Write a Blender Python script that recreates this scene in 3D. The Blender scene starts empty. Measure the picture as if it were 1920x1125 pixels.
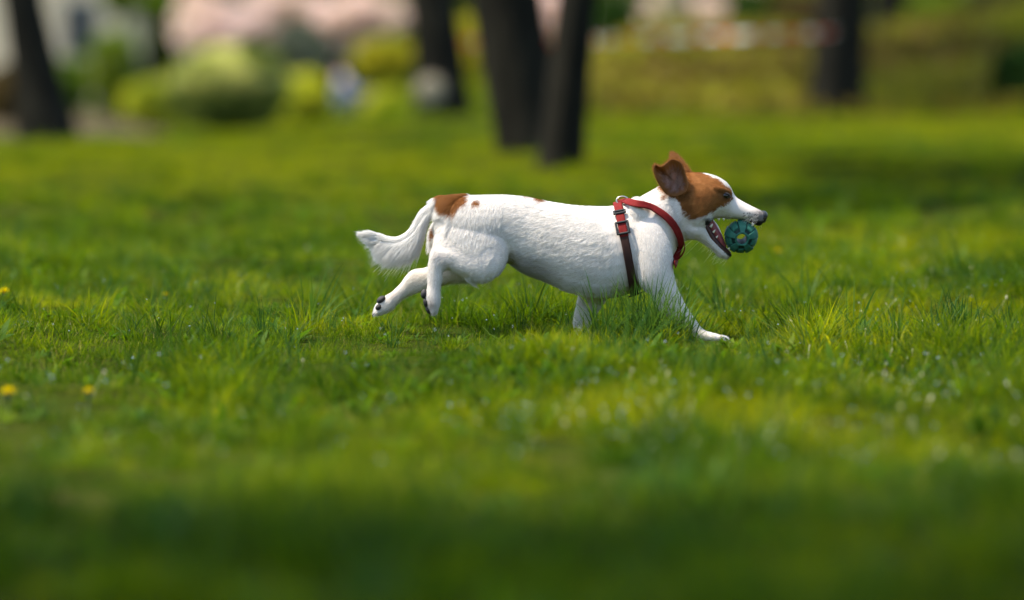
import bpy, bmesh, math, random
import numpy as np
from mathutils import Vector, Matrix, Euler
from mathutils.bvhtree import BVHTree
from mathutils.kdtree import KDTree

rng = np.random.default_rng(11)
random.seed(11)
R = math.radians
sc = bpy.context.scene
C = sc.collection

# ------------------------------------------------------------------ camera, sky, sun, exposure
CAM_H, CAM_D, FPX = 0.5, 6.5, 7200.0
PITCH = math.atan((562.5 - 81.0) / FPX)
cam_data = bpy.data.cameras.new('camera')
cam = bpy.data.objects.new('camera', cam_data)
C.objects.link(cam)
cam.location = (0, -CAM_D, CAM_H)
cam.rotation_euler = (R(90) - PITCH, 0, 0)
cam_data.lens = 135.0
cam_data.sensor_width = 36.0
cam_data.clip_start = 0.05
cam_data.clip_end = 3000
cam_data.dof.use_dof = True
cam_data.dof.focus_distance = 6.45
cam_data.dof.aperture_fstop = 2.1
cam_data.dof.aperture_blades = 0
sc.camera = cam

SUN_EL, SUN_AZ = R(64), R(-97)           # high sun from the left
world = bpy.data.worlds.new('World')
sc.world = world
world.use_nodes = True
wn = world.node_tree
sky = wn.nodes.new('ShaderNodeTexSky')
sky.sky_type = 'NISHITA'
sky.sun_disc = False
sky.sun_elevation = SUN_EL
sky.sun_rotation = SUN_AZ
wn.links.new(sky.outputs[0], wn.nodes['Background'].inputs[0])
wn.nodes['Background'].inputs[1].default_value = 0.15
sd = bpy.data.lights.new('sun', 'SUN')
sd.energy = 2.7
sd.angle = R(2.0)
sd.color = (1.0, 0.945, 0.85)
sun = bpy.data.objects.new('sun', sd)
C.objects.link(sun)
to_sun = Vector((math.sin(SUN_AZ) * math.cos(SUN_EL), math.cos(SUN_AZ) * math.cos(SUN_EL), math.sin(SUN_EL)))
sun.rotation_euler = to_sun.to_track_quat('Z', 'Y').to_euler()
sun.location = to_sun * 30

sc.view_settings.view_transform = 'Standard'
sc.view_settings.look = 'None'
sc.view_settings.exposure = 1.58
sc.view_settings.gamma = 1.0
sc.view_settings.use_white_balance = True        # balanced for the open shade the dog runs in
sc.view_settings.white_balance_temperature = 7200
sc.render.engine = 'CYCLES'
sc.cycles.use_denoising = True
sc.cycles.max_bounces = 8
sc.cycles.transparent_max_bounces = 8
sc.cycles.sample_clamp_indirect = 6.0
sc.cycles.caustics_reflective = False
sc.cycles.caustics_refractive = False

# ------------------------------------------------------------------ helpers
CP, SP = math.cos(PITCH), math.sin(PITCH)

def P(px, py, y=0.0):
    """A point of the photograph (1920 px wide) set at world depth y."""
    dx = (px - 960.0) / FPX
    dy = (562.5 - py) / FPX
    d = np.array([dx, CP + dy * SP, -SP + dy * CP])
    t = (CAM_D + y) / d[1]
    return np.array([0, -CAM_D, CAM_H]) + d * t

def to_px(v):
    """World points (n,3) back to photograph pixels."""
    x, y, z = v[:, 0], v[:, 1] + CAM_D, v[:, 2] - CAM_H
    f = y * CP - z * SP
    u = y * SP + z * CP
    return 960 + FPX * x / f, 562.5 - FPX * u / f

def smooth(a, b, x):
    t = np.clip((np.asarray(x, float) - a) / (b - a), 0, 1)
    return t * t * (3 - 2 * t)

_wr = np.random.default_rng(5)
_waves = [(_wr.normal(0, 1, 2), _wr.uniform(0, 6.28)) for _ in range(14)]
def wav(x, y, scale, n0=0, n=5):
    s = 0
    for k, ph in _waves[n0:n0 + n]:
        s = s + np.sin((k[0] * x + k[1] * y) / scale + ph)
    return s / n

def new_mat(name):
    m = bpy.data.materials.new(name)
    m.use_nodes = True
    nt = m.node_tree
    return m, nt, nt.nodes['Principled BSDF'], nt.nodes['Material Output']

def ramp(nt, fac, stops):
    r = nt.nodes.new('ShaderNodeValToRGB')
    el = r.color_ramp.elements
    while len(el) < len(stops):
        el.new(0.5)
    for e, (p, c) in zip(el, stops):
        e.position = p
        e.color = (*c, 1)
    nt.links.new(fac, r.inputs[0])
    return r.outputs[0]

def noise(nt, scale, detail=3, coord='Object', rough=0.55):
    tc = nt.nodes.new('ShaderNodeTexCoord')
    n = nt.nodes.new('ShaderNodeTexNoise')
    n.inputs['Scale'].default_value = scale
    n.inputs['Detail'].default_value = detail
    n.inputs['Roughness'].default_value = rough
    nt.links.new(tc.outputs[coord], n.inputs['Vector'])
    return n.outputs[0]

def mixc(nt, fac, a, b, mode='MIX'):
    m = nt.nodes.new('ShaderNodeMix')
    m.data_type = 'RGBA'
    m.blend_type = mode
    for sock, v in ((m.inputs['Factor'], fac), (m.inputs['A'], a), (m.inputs['B'], b)):
        if isinstance(v, (int, float)):
            sock.default_value = v
        elif isinstance(v, tuple):
            sock.default_value = (*v, 1)
        else:
            nt.links.new(v, sock)
    return m.outputs['Result']

def bump(nt, bsdf, h, strength, dist):
    b = nt.nodes.new('ShaderNodeBump')
    b.inputs['Strength'].default_value = strength
    b.inputs['Distance'].default_value = dist
    nt.links.new(h, b.inputs['Height'])
    nt.links.new(b.outputs[0], bsdf.inputs['Normal'])

def plain(name, col, rough=0.6, var=0.25, scale=60.0, metal=0.0, bumps=0.0, spec=0.5):
    m, nt, b, o = new_mat(name)
    f = noise(nt, scale, 4)
    c = ramp(nt, f, [(0.3, tuple(x * (1 - var) for x in col)), (0.7, tuple(min(1, x * (1 + var)) for x in col))])
    nt.links.new(c, b.inputs['Base Color'])
    b.inputs['Roughness'].default_value = rough
    b.inputs['Metallic'].default_value = metal
    b.inputs['Specular IOR Level'].default_value = spec
    if bumps:
        bump(nt, b, noise(nt, scale * 3, 4), bumps, 0.002)
    return m

def leaf_mat(name, stops, trans=0.45, rough=0.45, nscale=1.2, tcol=1.0, spec=0.03):
    """Thin leaf: colour varies by instance, by face island and by place; light passes through."""
    m, nt, b, o = new_mat(name)
    geo = nt.nodes.new('ShaderNodeNewGeometry')
    oi = nt.nodes.new('ShaderNodeObjectInfo')
    n = nt.nodes.new('ShaderNodeTexNoise')
    n.inputs['Scale'].default_value = nscale
    n.inputs['Detail'].default_value = 3
    nt.links.new(geo.outputs['Position'], n.inputs['Vector'])
    a = nt.nodes.new('ShaderNodeMath'); a.operation = 'MULTIPLY_ADD'
    a.inputs[1].default_value = 0.42; nt.links.new(geo.outputs['Random Per Island'], a.inputs[0])
    a2 = nt.nodes.new('ShaderNodeMath'); a2.operation = 'MULTIPLY_ADD'
    a2.inputs[1].default_value = 0.26; nt.links.new(oi.outputs['Random'], a2.inputs[0])
    a3 = nt.nodes.new('ShaderNodeMath'); a3.operation = 'MULTIPLY_ADD'
    a3.inputs[1].default_value = 1.5; a3.inputs[2].default_value = -0.62
    nt.links.new(n.outputs[0], a3.inputs[0])
    nt.links.new(a3.outputs[0], a2.inputs[2])
    nt.links.new(a2.outputs[0], a.inputs[2])
    c = ramp(nt, a.outputs[0], stops)
    nt.links.new(c, b.inputs['Base Color'])
    b.inputs['Roughness'].default_value = rough
    b.inputs['Specular IOR Level'].default_value = spec
    t = nt.nodes.new('ShaderNodeBsdfTranslucent')
    tc = mixc(nt, 1.0, c, (1.0 * tcol, 1.0 * tcol, 0.55 * tcol), 'MULTIPLY')
    nt.links.new(tc, t.inputs[0])
    mx = nt.nodes.new('ShaderNodeMixShader')
    mx.inputs[0].default_value = trans
    nt.links.new(b.outputs[0], mx.inputs[1]); nt.links.new(t.outputs[0], mx.inputs[2])
    nt.links.new(mx.outputs[0], o.inputs['Surface'])
    return m

def mesh_obj(name, verts, faces, mat=None, parent=None, smooth_shade=True, link=True):
    me = bpy.data.meshes.new(name)
    me.from_pydata([tuple(v) for v in verts], [], [tuple(f) for f in faces])
    me.validate()
    if smooth_shade:
        me.polygons.foreach_set('use_smooth', [True] * len(me.polygons))
    me.update()
    o = bpy.data.objects.new(name, me)
    if mat:
        me.materials.append(mat)
    if link:
        C.objects.link(o)
    if parent:
        o.parent = parent
        o.matrix_parent_inverse = parent.matrix_world.inverted()
    return o

def tag(o, label=None, cat=None, group=None, kind=None):
    if label: o['label'] = label
    if cat: o['category'] = cat
    if group: o['group'] = group
    if kind: o['kind'] = kind
    return o

def empty(name, loc, label, cat, group=None):
    o = bpy.data.objects.new(name, None)
    o.empty_display_size = 0.1
    C.objects.link(o)
    o.location = loc
    o.matrix_world = Matrix.Translation(Vector(loc))
    return tag(o, label, cat, group)

def catmull(arr, k):
    arr = np.asarray(arr, float)
    n = len(arr)
    ext = np.vstack([2 * arr[0] - arr[1], arr, 2 * arr[-1] - arr[-2]])
    out = []
    for i in range(n - 1):
        p0, p1, p2, p3 = ext[i:i + 4]
        for t in np.linspace(0, 1, k, endpoint=False):
            out.append(0.5 * (2 * p1 + (p2 - p0) * t + (2 * p0 - 5 * p1 + 4 * p2 - p3) * t * t + (3 * p1 - p0 - 3 * p2 + p3) * t ** 3))
    out.append(arr[-1])
    return np.array(out)

def tube(path, radii, n=10, cap=True):
    """Verts and faces of a tapered tube along path (parallel transport)."""
    path = np.asarray(path, float)
    m = len(path)
    radii = np.broadcast_to(np.asarray(radii, float), (m,))
    tang = np.gradient(path, axis=0)
    tang /= np.linalg.norm(tang, axis=1)[:, None] + 1e-12
    up = np.array([0.13, 0.97, 0.2]) if abs(tang[0][1]) < 0.9 else np.array([1.0, 0, 0.1])
    verts, faces = [], []
    for i in range(m):
        a = up - tang[i] * np.dot(up, tang[i]); a /= np.linalg.norm(a); up = a
        b = np.cross(tang[i], a)
        for j in range(n):
            th = 2 * math.pi * j / n
            verts.append(path[i] + radii[i] * (a * math.cos(th) + b * math.sin(th)))
    for i in range(m - 1):
        for j in range(n):
            q = (j + 1) % n
            faces.append((i * n + j, i * n + q, (i + 1) * n + q, (i + 1) * n + j))
    if cap:
        faces.append(tuple(range(n - 1, -1, -1)))
        faces.append(tuple(range((m - 1) * n, m * n)))
    return verts, faces

def merge(parts):
    V, F = [], []
    for v, f in parts:
        k = len(V)
        V.extend(v)
        F.extend([tuple(i + k for i in q) for q in f])
    return V, F

def ellipsoid(c, r, rot=None, seg=16, rings=10):
    V, F = [], []
    M = rot.to_matrix() if rot is not None else None
    for i in range(rings + 1):
        ph = math.pi * i / rings
        for j in range(seg):
            th = 2 * math.pi * j / seg
            v = Vector((r[0] * math.sin(ph) * math.cos(th), r[1] * math.sin(ph) * math.sin(th), r[2] * math.cos(ph)))
            if M: v = M @ v
            V.append((c[0] + v.x, c[1] + v.y, c[2] + v.z))
    for i in range(rings):
        for j in range(seg):
            q = (j + 1) % seg
            F.append((i * seg + j, (i + 1) * seg + j, (i + 1) * seg + q, i * seg + q))
    return V, F

# ------------------------------------------------------------------ terrain
def ground_z(x, y):
    x = np.asarray(x, float); y = np.asarray(y, float)
    d = y + CAM_D
    z = 0.022 * wav(x, y, 0.26) + 0.014 * wav(x, y, 0.085, 5) + 0.011 * wav(x, y, 0.034, 8) * (1 - smooth(10, 14, d))
    near = np.exp(-((x - 0.1) ** 2 / 0.4 + (y + 0.08) ** 2 / 0.10))
    z = z * (1 - 0.9 * near)
    left = 1 - smooth(-2.5, -0.3, x)
    z = z - (0.45 * smooth(17, 38, d) + 0.20 * smooth(40, 65, d)) * left
    right = smooth(0.2, 1.3, x)
    z = z + (0.52 + 0.16 * smooth(2.8, 4.4, x)) * smooth(27.0, 32.0, d) * right
    z = z + 0.05 * wav(x, y, 1.3, 2) * smooth(26, 30, d) + 0.06 * wav(x, y, 0.75, 8) * smooth(8.5, 11, d) * (1 - smooth(13, 17, d) * left)
    return z

xs = np.unique(np.round(np.concatenate([np.linspace(-2.4, 2.4, 97), np.linspace(-9, 9, 73), np.linspace(-40, 40, 41), np.linspace(-500, 500, 21)]), 4))
ys = np.unique(np.round(np.concatenate([np.linspace(-9, 6, 301), np.linspace(6, 30, 121), np.linspace(30, 70, 51), np.linspace(70, 900, 40)]), 4))
X, Y = np.meshgrid(xs, ys)
Z = ground_z(X, Y)
nx, ny = len(xs), len(ys)
gv = np.stack([X.ravel(), Y.ravel(), Z.ravel()], 1)
idx = np.arange(nx * ny).reshape(ny, nx)
gf = np.stack([idx[:-1, :-1].ravel(), idx[:-1, 1:].ravel(), idx[1:, 1:].ravel(), idx[1:, :-1].ravel()], 1)
m, nt, b, o = new_mat('soil_and_turf')
f1 = noise(nt, 7.0, 5)
f2 = noise(nt, 0.55, 4)
soil = ramp(nt, f1, [(0.3, (0.0180, 0.0198, 0.0054)), (0.55, (0.0288, 0.0432, 0.0054)), (0.75, (0.0504, 0.0432, 0.0144))])
litter = ramp(nt, f2, [(0.38, (0.0810, 0.0864, 0.0108)), (0.55, (0.1710, 0.1188, 0.0324)), (0.72, (0.1116, 0.0648, 0.0252))])
tc = nt.nodes.new('ShaderNodeTexCoord'); sx = nt.nodes.new('ShaderNodeSeparateXYZ')
nt.links.new(tc.outputs['Object'], sx.inputs[0])
mr = nt.nodes.new('ShaderNodeMapRange'); mr.inputs[1].default_value = 20.3; mr.inputs[2].default_value = 21.2
nt.links.new(sx.outputs[1], mr.inputs[0])
mr2 = nt.nodes.new('ShaderNodeMapRange'); mr2.inputs[1].default_value = 0.2; mr2.inputs[2].default_value = 0.9
nt.links.new(sx.outputs[0], mr2.inputs[0])
mm = nt.nodes.new('ShaderNodeMath'); mm.operation = 'MULTIPLY'
nt.links.new(mr.outputs[0], mm.inputs[0]); nt.links.new(mr2.outputs[0], mm.inputs[1])
nt.links.new(mixc(nt, mm.outputs[0], soil, litter), b.inputs['Base Color'])
b.inputs['Roughness'].default_value = 1.0
b.inputs['Specular IOR Level'].default_value = 0.0
bump(nt, b, noise(nt, 30, 5), 0.6, 0.02)
ground = mesh_obj('ground', gv, gf, m)
tag(ground, kind='structure')

# bare path beyond the crest on the left
pm = plain('path_dust', (0.070, 0.056, 0.036), 1.0, 0.3, 1.5, bumps=0.3, spec=0.0)
pv, pf = [], []
cl = catmull([(-1.6, 24.5), (-3.0, 30.5), (-4.7, 42), (-7.2, 58), (-12, 90)], 10)
for i, (x, y) in enumerate(cl):
    for j, off in enumerate((0, -0.6, -1.4, -2.6, -4.2)):
        xx = x + off + 0.12 * math.sin(i * 1.7 + j)
        pv.append((xx, y, float(ground_z(xx, y)) + 0.012))
for i in range(len(cl) - 1):
    for j in range(4):
        a = i * 5 + j
        pf.append((a, a + 5, a + 6, a + 1))
path = tag(mesh_obj('path', pv, pf, pm), kind='structure')

# ------------------------------------------------------------------ grass
G_STOPS = [(0.10, (0.0135, 0.0380, 0.0030)), (0.42, (0.0520, 0.0990, 0.0040)), (0.70, (0.1320, 0.1720, 0.0045)), (0.97, (0.2700, 0.2640, 0.0120))]
grass_m = leaf_mat('grass_blade', G_STOPS, 0.52, 0.40, 2.6, 1.8, 0.03)
sunny_m = leaf_mat('sunlit_blade', [(0.12, (0.0690, 0.0978, 0.0023)), (0.42, (0.1323, 0.1610, 0.0034)), (0.70, (0.2070, 0.2185, 0.0046)), (0.97, (0.2990, 0.2760, 0.0115))], 0.52, 0.42, 1.4, 1.7, 0.03)  # lighter copy of the grass blade with sunlight put into its colour
weed_m = leaf_mat('weed_leaf', [(0.2, (0.0264, 0.0748, 0.0066)), (0.6, (0.0616, 0.1320, 0.0088)), (0.95, (0.1320, 0.1870, 0.0132))], 0.45, 0.5, 3.0, 1.5, 0.06)
blue_m = leaf_mat('coarse_grass', [(0.2, (0.0220, 0.0704, 0.0154)), (0.6, (0.0484, 0.1144, 0.0220)), (0.95, (0.0880, 0.1540, 0.0220))], 0.40, 0.35, 3.0, 1.2, 0.03)
straw_m = leaf_mat('dry_straw', [(0.2, (0.2860, 0.2420, 0.0660)), (0.8, (0.3960, 0.3410, 0.1320))], 0.4, 0.5, 3.0)

def blade(base, az, lean, L, w, bend, segs=4, twist=0.0):
    V, F = [], []
    d = np.array([math.cos(az), math.sin(az), 0])
    s0 = np.array([-math.sin(az + twist), math.cos(az + twist), 0])
    p = np.array(base, float)
    a = lean
    for i in range(segs + 1):
        t = i / segs
        ww = w * (0.75 + 0.6 * t - 1.35 * t * t) if t < 1 else 0
        if i < segs:
            V.append(p - s0 * ww / 2); V.append(p + s0 * ww / 2)
        else:
            V.append(p.copy())
        p = p + (d * math.sin(a) + np.array([0, 0, 1]) * math.cos(a)) * L / segs
        a += bend / segs
    for i in range(segs - 1):
        F.append((2 * i, 2 * i + 1, 2 * i + 3, 2 * i + 2))
    F.append((2 * segs - 2, 2 * segs - 1, 2 * segs))
    return V, F

protos = bpy.data.collections.new('grass_clumps')   # kept out of the view layer: only instanced
def clump(i, kind):
    r = np.random.default_rng(100 + i)
    parts = []
    mats = []
    def add(n, rad, L0, L1, w0, w1, lean, bend, mi, segs=4):
        for _ in range(n):
            rr = rad * math.sqrt(r.random()); th = r.uniform(0, 6.283)
            az = th + r.normal(0, 0.9)
            v, f = blade((rr * math.cos(th), rr * math.sin(th), -0.008), az, abs(r.normal(0, lean)) + 0.05, r.uniform(L0, L1), r.uniform(w0, w1), r.normal(bend, 0.5), segs, r.normal(0, 0.6))
            parts.append((v, f)); mats.extend([mi] * len(f))
    if kind == 'short':
        add(54, 0.048, 0.016, 0.040, 0.0013, 0.0028, 0.75, 0.9, 0)
        add(3, 0.04, 0.02, 0.04, 0.001, 0.0018, 0.9, 0.6, 3)
    elif kind == 'mid':
        add(50, 0.040, 0.024, 0.058, 0.0014, 0.0031, 0.55, 1.0, 0)
        add(2, 0.03, 0.04, 0.07, 0.001, 0.0018, 0.6, 0.6, 3)
    elif kind == 'tall':
        add(36, 0.028, 0.045, 0.090, 0.0017, 0.0036, 0.42, 1.0, 0, 5)
        add(14, 0.03, 0.03, 0.06, 0.0014, 0.0028, 0.5, 0.8, 0)
    elif kind == 'coarse':
        add(18, 0.020, 0.07, 0.145, 0.0020, 0.0038, 0.5, 0.75, 2, 6)
        add(18, 0.03, 0.03, 0.07, 0.0016, 0.003, 0.4, 0.8, 0)
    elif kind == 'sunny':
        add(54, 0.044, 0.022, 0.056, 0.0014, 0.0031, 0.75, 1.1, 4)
    elif kind == 'weed':
        for _ in range(16):
            rr = 0.03 * math.sqrt(r.random()); th = r.uniform(0, 6.283)
            L = r.uniform(0.02, 0.045)
            v, f = blade((rr * math.cos(th), rr * math.sin(th), r.uniform(-0.004, 0.018)), th + r.normal(0, .5), r.uniform(0.6, 1.2), L, L * r.uniform(0.25, 0.5), 0.5, 4)
            parts.append((v, f)); mats.extend([1] * len(f))
        add(20, 0.04, 0.02, 0.05, 0.0012, 0.0026, 0.5, 0.7, 0)
    V, F = merge(parts)
    ob = mesh_obj('clump_%s' % kind, V, F, grass_m, link=False)
    for mt in (weed_m, blue_m, straw_m, sunny_m):
        ob.data.materials.append(mt)
    ob.data.polygons.foreach_set('material_index', mats)
    ob.name = 'clump_%02d' % i
    protos.objects.link(ob)
kinds = ['short'] * 3 + ['mid'] * 4 + ['tall'] * 3 + ['coarse'] * 2 + ['weed'] * 2 + ['sunny'] * 4
for i, k in enumerate(kinds):
    clump(i, k)
SHORT, MID, TALL, COARSE, WEED, SUNNY = (0, 3), (3, 7), (7, 10), (10, 12), (12, 14), (14, 18)

def scatter(y0, y1, dens, margin, keep=None):
    """Points over the lawn between two depths."""
    pts = []
    n = int(dens * (y1 - y0) * (0.27 * (y1 + CAM_D) + 2 * margin))
    y = rng.uniform(y0, y1, n)
    hw = 0.5 * 0.27 * (y1 + CAM_D) + margin
    x = rng.uniform(-hw, hw, n)
    if keep is not None:
        k = keep(x, y, rng.random(n)); x, y = x[k], y[k]
    return np.stack([x, y], 1)

def grass_field(name, xy, scale, choose, label):
    n = len(xy)
    z = ground_z(xy[:, 0], xy[:, 1])
    me = bpy.data.meshes.new(name)
    me.vertices.add(n)
    me.vertices.foreach_set('co', np.stack([xy[:, 0], xy[:, 1], z], 1).ravel())
    rot = np.stack([rng.normal(0, 0.12, n), rng.normal(0, 0.12, n), rng.uniform(0, 6.283, n)], 1)
    a = me.attributes.new('clump_rot', 'FLOAT_VECTOR', 'POINT'); a.data.foreach_set('vector', rot.ravel())
    a = me.attributes.new('clump_scale', 'FLOAT', 'POINT'); a.data.foreach_set('value', scale)
    a = me.attributes.new('clump_kind', 'INT', 'POINT'); a.data.foreach_set('value', choose.astype(np.int32))
    ob = bpy.data.objects.new(name, me)
    C.objects.link(ob)
    md = ob.modifiers.new('clumps', 'NODES')
    md.node_group = gn_tree
    tag(ob, label, None, None, 'stuff')
    return ob

gn_tree = bpy.data.node_groups.new('clump_instances', 'GeometryNodeTree')
gn_tree.interface.new_socket('Geometry', in_out='INPUT', socket_type='NodeSocketGeometry')
gn_tree.interface.new_socket('Geometry', in_out='OUTPUT', socket_type='NodeSocketGeometry')
g = gn_tree.nodes
gi, go = g.new('NodeGroupInput'), g.new('NodeGroupOutput')
iop = g.new('GeometryNodeInstanceOnPoints')
ci = g.new('GeometryNodeCollectionInfo')
ci.inputs['Collection'].default_value = protos
ci.inputs['Separate Children'].default_value = True
ci.inputs['Reset Children'].default_value = True
def named(nm, ty):
    n_ = g.new('GeometryNodeInputNamedAttribute'); n_.data_type = ty; n_.inputs['Name'].default_value = nm
    return n_.outputs['Attribute']
L_ = gn_tree.links.new
L_(gi.outputs[0], iop.inputs['Points'])
L_(ci.outputs[0], iop.inputs['Instance'])
iop.inputs['Pick Instance'].default_value = True
L_(named('clump_kind', 'INT'), iop.inputs['Instance Index'])
L_(named('clump_rot', 'FLOAT_VECTOR'), iop.inputs['Rotation'])
L_(named('clump_scale', 'FLOAT'), iop.inputs['Scale'])
L_(iop.outputs[0], go.inputs[0])

def patch(x, y):        # lush against worn turf, roughly 0..1
    return np.clip(0.5 + 0.50 * wav(x, y, 0.036, 4, 6) + 0.35 * wav(x, y, 0.15, 3, 5) + 0.25 * wav(x, y, 0.5, 7, 5), 0, 1)

def pick(xy, bias=0.0):
    n = len(xy)
    p = np.clip(patch(xy[:, 0], xy[:, 1]) + rng.normal(0, 0.13, n) + bias, 0, 1)
    u = rng.random(n)
    kind = np.where(p < 0.33, rng.integers(*SHORT, n), np.where(p < 0.72, rng.integers(*MID, n), rng.integers(*TALL, n)))
    kind = np.where(u < 0.035, rng.integers(*COARSE, n), kind)
    kind = np.where((u > 0.90), rng.integers(*WEED, n), kind)
    x, y = xy[:, 0], xy[:, 1]
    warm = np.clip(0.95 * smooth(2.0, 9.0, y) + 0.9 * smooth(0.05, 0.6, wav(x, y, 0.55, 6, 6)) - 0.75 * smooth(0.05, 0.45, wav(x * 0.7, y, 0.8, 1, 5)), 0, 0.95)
    warm = np.maximum(warm, 0.9 * np.exp(-((x - 0.25) / 0.45) ** 2 - ((y + 1.55) / 0.5) ** 2))  # pool of sun on the near lawn, put in as yellower blades
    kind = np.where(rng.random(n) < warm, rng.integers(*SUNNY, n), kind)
    s = (0.32 + 0.80 * p ** 1.2) * rng.uniform(0.8, 1.2, n)
    return kind, s

def bare(x, y, u):      # a few bald spots show soil
    return u > 0.70 * smooth(0.24, 0.02, patch(x, y) + 0.20 * wav(x, y, 0.33, 1, 4) + 0.10)

xy = scatter(-3.7, 3.2, 900, 0.35, bare)
# the dog's paws press the blades down: keep the grass short right where they stand
kind, s = pick(xy)
for (px, py, dy, rad) in ((1345, 634, -0.06, 0.07), (1310, 632, -0.07, 0.06), (1350, 640, -0.16, 0.07), (1365, 640, -0.10, 0.06)):
    c = P(px, py, dy)
    dd = np.hypot(xy[:, 0] - c[0], (xy[:, 1] - (dy - 0.03)) * 0.7)
    s = np.where(dd < rad, np.minimum(s * 0.6, 0.42), s)
front = (np.abs(xy[:, 0] - 0.06) < 0.42) & (xy[:, 1] > -0.75) & (xy[:, 1] < 0.10)
s = np.where(front, s * 0.70, s)
kind = np.where(front & (kind >= TALL[0]) & (kind < TALL[1]), rng.integers(*MID, len(xy)), kind)
# the coarse tuft in front of the near foreleg
tuft = np.stack([rng.normal(0.225, 0.038, 26), rng.normal(-0.15, 0.025, 26)], 1)
tuft2 = np.stack([rng.normal(0.74, 0.05, 16), rng.normal(-0.02, 0.05, 16)], 1)
xy = np.concatenate([xy, tuft, tuft2]); kind = np.concatenate([kind, rng.integers(*COARSE, 42)]); s = np.concatenate([s, np.where(rng.random(26) < 0.5, rng.uniform(0.8, 1.1, 26), rng.uniform(0.4, 0.7, 26)), rng.uniform(0.6, 0.95, 16)])
grass_near = grass_field('grass', xy, s, kind, 'short tufty green grass of the lawn around the running dog')

xy = scatter(3.2, 21.0, 260, 0.5)
kind, s = pick(xy, 0.1)
far_a = grass_field('grass', xy, s * rng.uniform(0.65, 1.0, len(xy)), kind, 'blurred sunlit lawn grass under the dark tree trunks')
xy = scatter(21.0, 46.0, 70, 1.5, lambda x, y, u: ~((x < np.interp(y, cl[:, 1], cl[:, 0]) - 0.05)))
bankm = (xy[:, 0] > 0.3)
u = rng.random(len(xy))
keep = ~bankm | (u < 0.06 + 0.3 * smooth(0.0, 0.5, wav(xy[:, 0] * 0.5, xy[:, 1], 0.8, 4)))
xy = xy[keep]
kind, s = pick(xy, 0.2)
far_b = grass_field('grass', xy, s * rng.uniform(1.0, 1.5, len(xy)), kind, 'pale green grass and ground cover on the far slope and bank')
# ------------------------------------------------------------------ trees
def bark_material():
    m, nt, b, o = new_mat('dark_bark')
    tc = nt.nodes.new('ShaderNodeTexCoord'); mp = nt.nodes.new('ShaderNodeMapping')
    mp.inputs['Scale'].default_value = (9, 9, 1.6)
    nt.links.new(tc.outputs['Object'], mp.inputs[0])
    n = nt.nodes.new('ShaderNodeTexNoise'); n.inputs['Scale'].default_value = 2.2; n.inputs['Detail'].default_value = 6
    nt.links.new(mp.outputs[0], n.inputs['Vector'])
    c = ramp(nt, n.outputs[0], [(0.3, (0.008, 0.0075, 0.006)), (0.6, (0.021, 0.0195, 0.014)), (0.8, (0.042, 0.038, 0.026))])
    nt.links.new(c, b.inputs['Base Color'])
    b.inputs['Roughness'].default_value = 0.95
    b.inputs['Specular IOR Level'].default_value = 0.05
    bump(nt, b, n.outputs[0], 1.0, 0.03)
    return m
bark_m = bark_material()
canopy_m = leaf_mat('spring_leaf', [(0.2, (0.0416, 0.0767, 0.0104)), (0.6, (0.0728, 0.1274, 0.0130)), (0.9, (0.1092, 0.1638, 0.0182))], 0.45, 0.5, 0.8)

def leaf_quads(pts, size, r, stretch=1.5, droop=0.0):
    """One bent two-triangle leaf at each point, as big arrays."""
    n = len(pts)
    a = r.normal(0, 1, (n, 3)); a[:, 2] -= droop; a /= np.linalg.norm(a, axis=1)[:, None]
    b = r.normal(0, 1, (n, 3)); b -= a * np.sum(a * b, 1)[:, None]; b /= np.linalg.norm(b, axis=1)[:, None]
    c = np.cross(a, b)
    s = size * r.uniform(0.6, 1.3, n)[:, None]
    v = np.empty((n, 4, 3))
    v[:, 0] = pts - a * s * stretch / 2
    v[:, 1] = pts + b * s / 2 + c * s * 0.12
    v[:, 2] = pts + a * s * stretch / 2
    v[:, 3] = pts - b * s / 2 + c * s * 0.12
    f = np.arange(n * 4).reshape(n, 4)
    return v.reshape(-1, 3), f

def cloud(r, n, centres, radii, shell=0.5):
    """Points spread through several ellipsoids, denser towards their skins."""
    centres = np.asarray(centres, float); radii = np.asarray(radii, float)
    w = radii.prod(1) ** 0.67; k = r.choice(len(centres), n, p=w / w.sum())
    d = r.normal(0, 1, (n, 3)); d /= np.linalg.norm(d, axis=1)[:, None]
    rad = (shell + (1 - shell) * r.random(n) ** 0.5) * (1 + 0.10 * np.sin(5 * d[:, 0] + 4 * d[:, 1] + 3 * k) + r.normal(0, 0.06, n))
    return centres[k] + d * radii[k] * rad[:, None]

def quick_mesh(name, V, F, mat, parent=None):
    me = bpy.data.meshes.new(name)
    me.vertices.add(len(V)); me.vertices.foreach_set('co', np.asarray(V, np.float32).ravel())
    F = np.asarray(F); n, k = F.shape
    me.loops.add(n * k); me.loops.foreach_set('vertex_index', F.ravel().astype(np.int32))
    me.polygons.add(n); me.polygons.foreach_set('loop_start', np.arange(0, n * k, k, dtype=np.int32))
    me.update(calc_edges=True)
    me.materials.append(mat)
    o = bpy.data.objects.new(name, me); C.objects.link(o)
    if parent:
        o.parent = parent; o.matrix_parent_inverse = parent.matrix_world.inverted()
    return o

def ground_at(px, d):
    x = (px - 960) / FPX * d
    return np.array([x, d - CAM_D, float(ground_z(x, d - CAM_D))])

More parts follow.
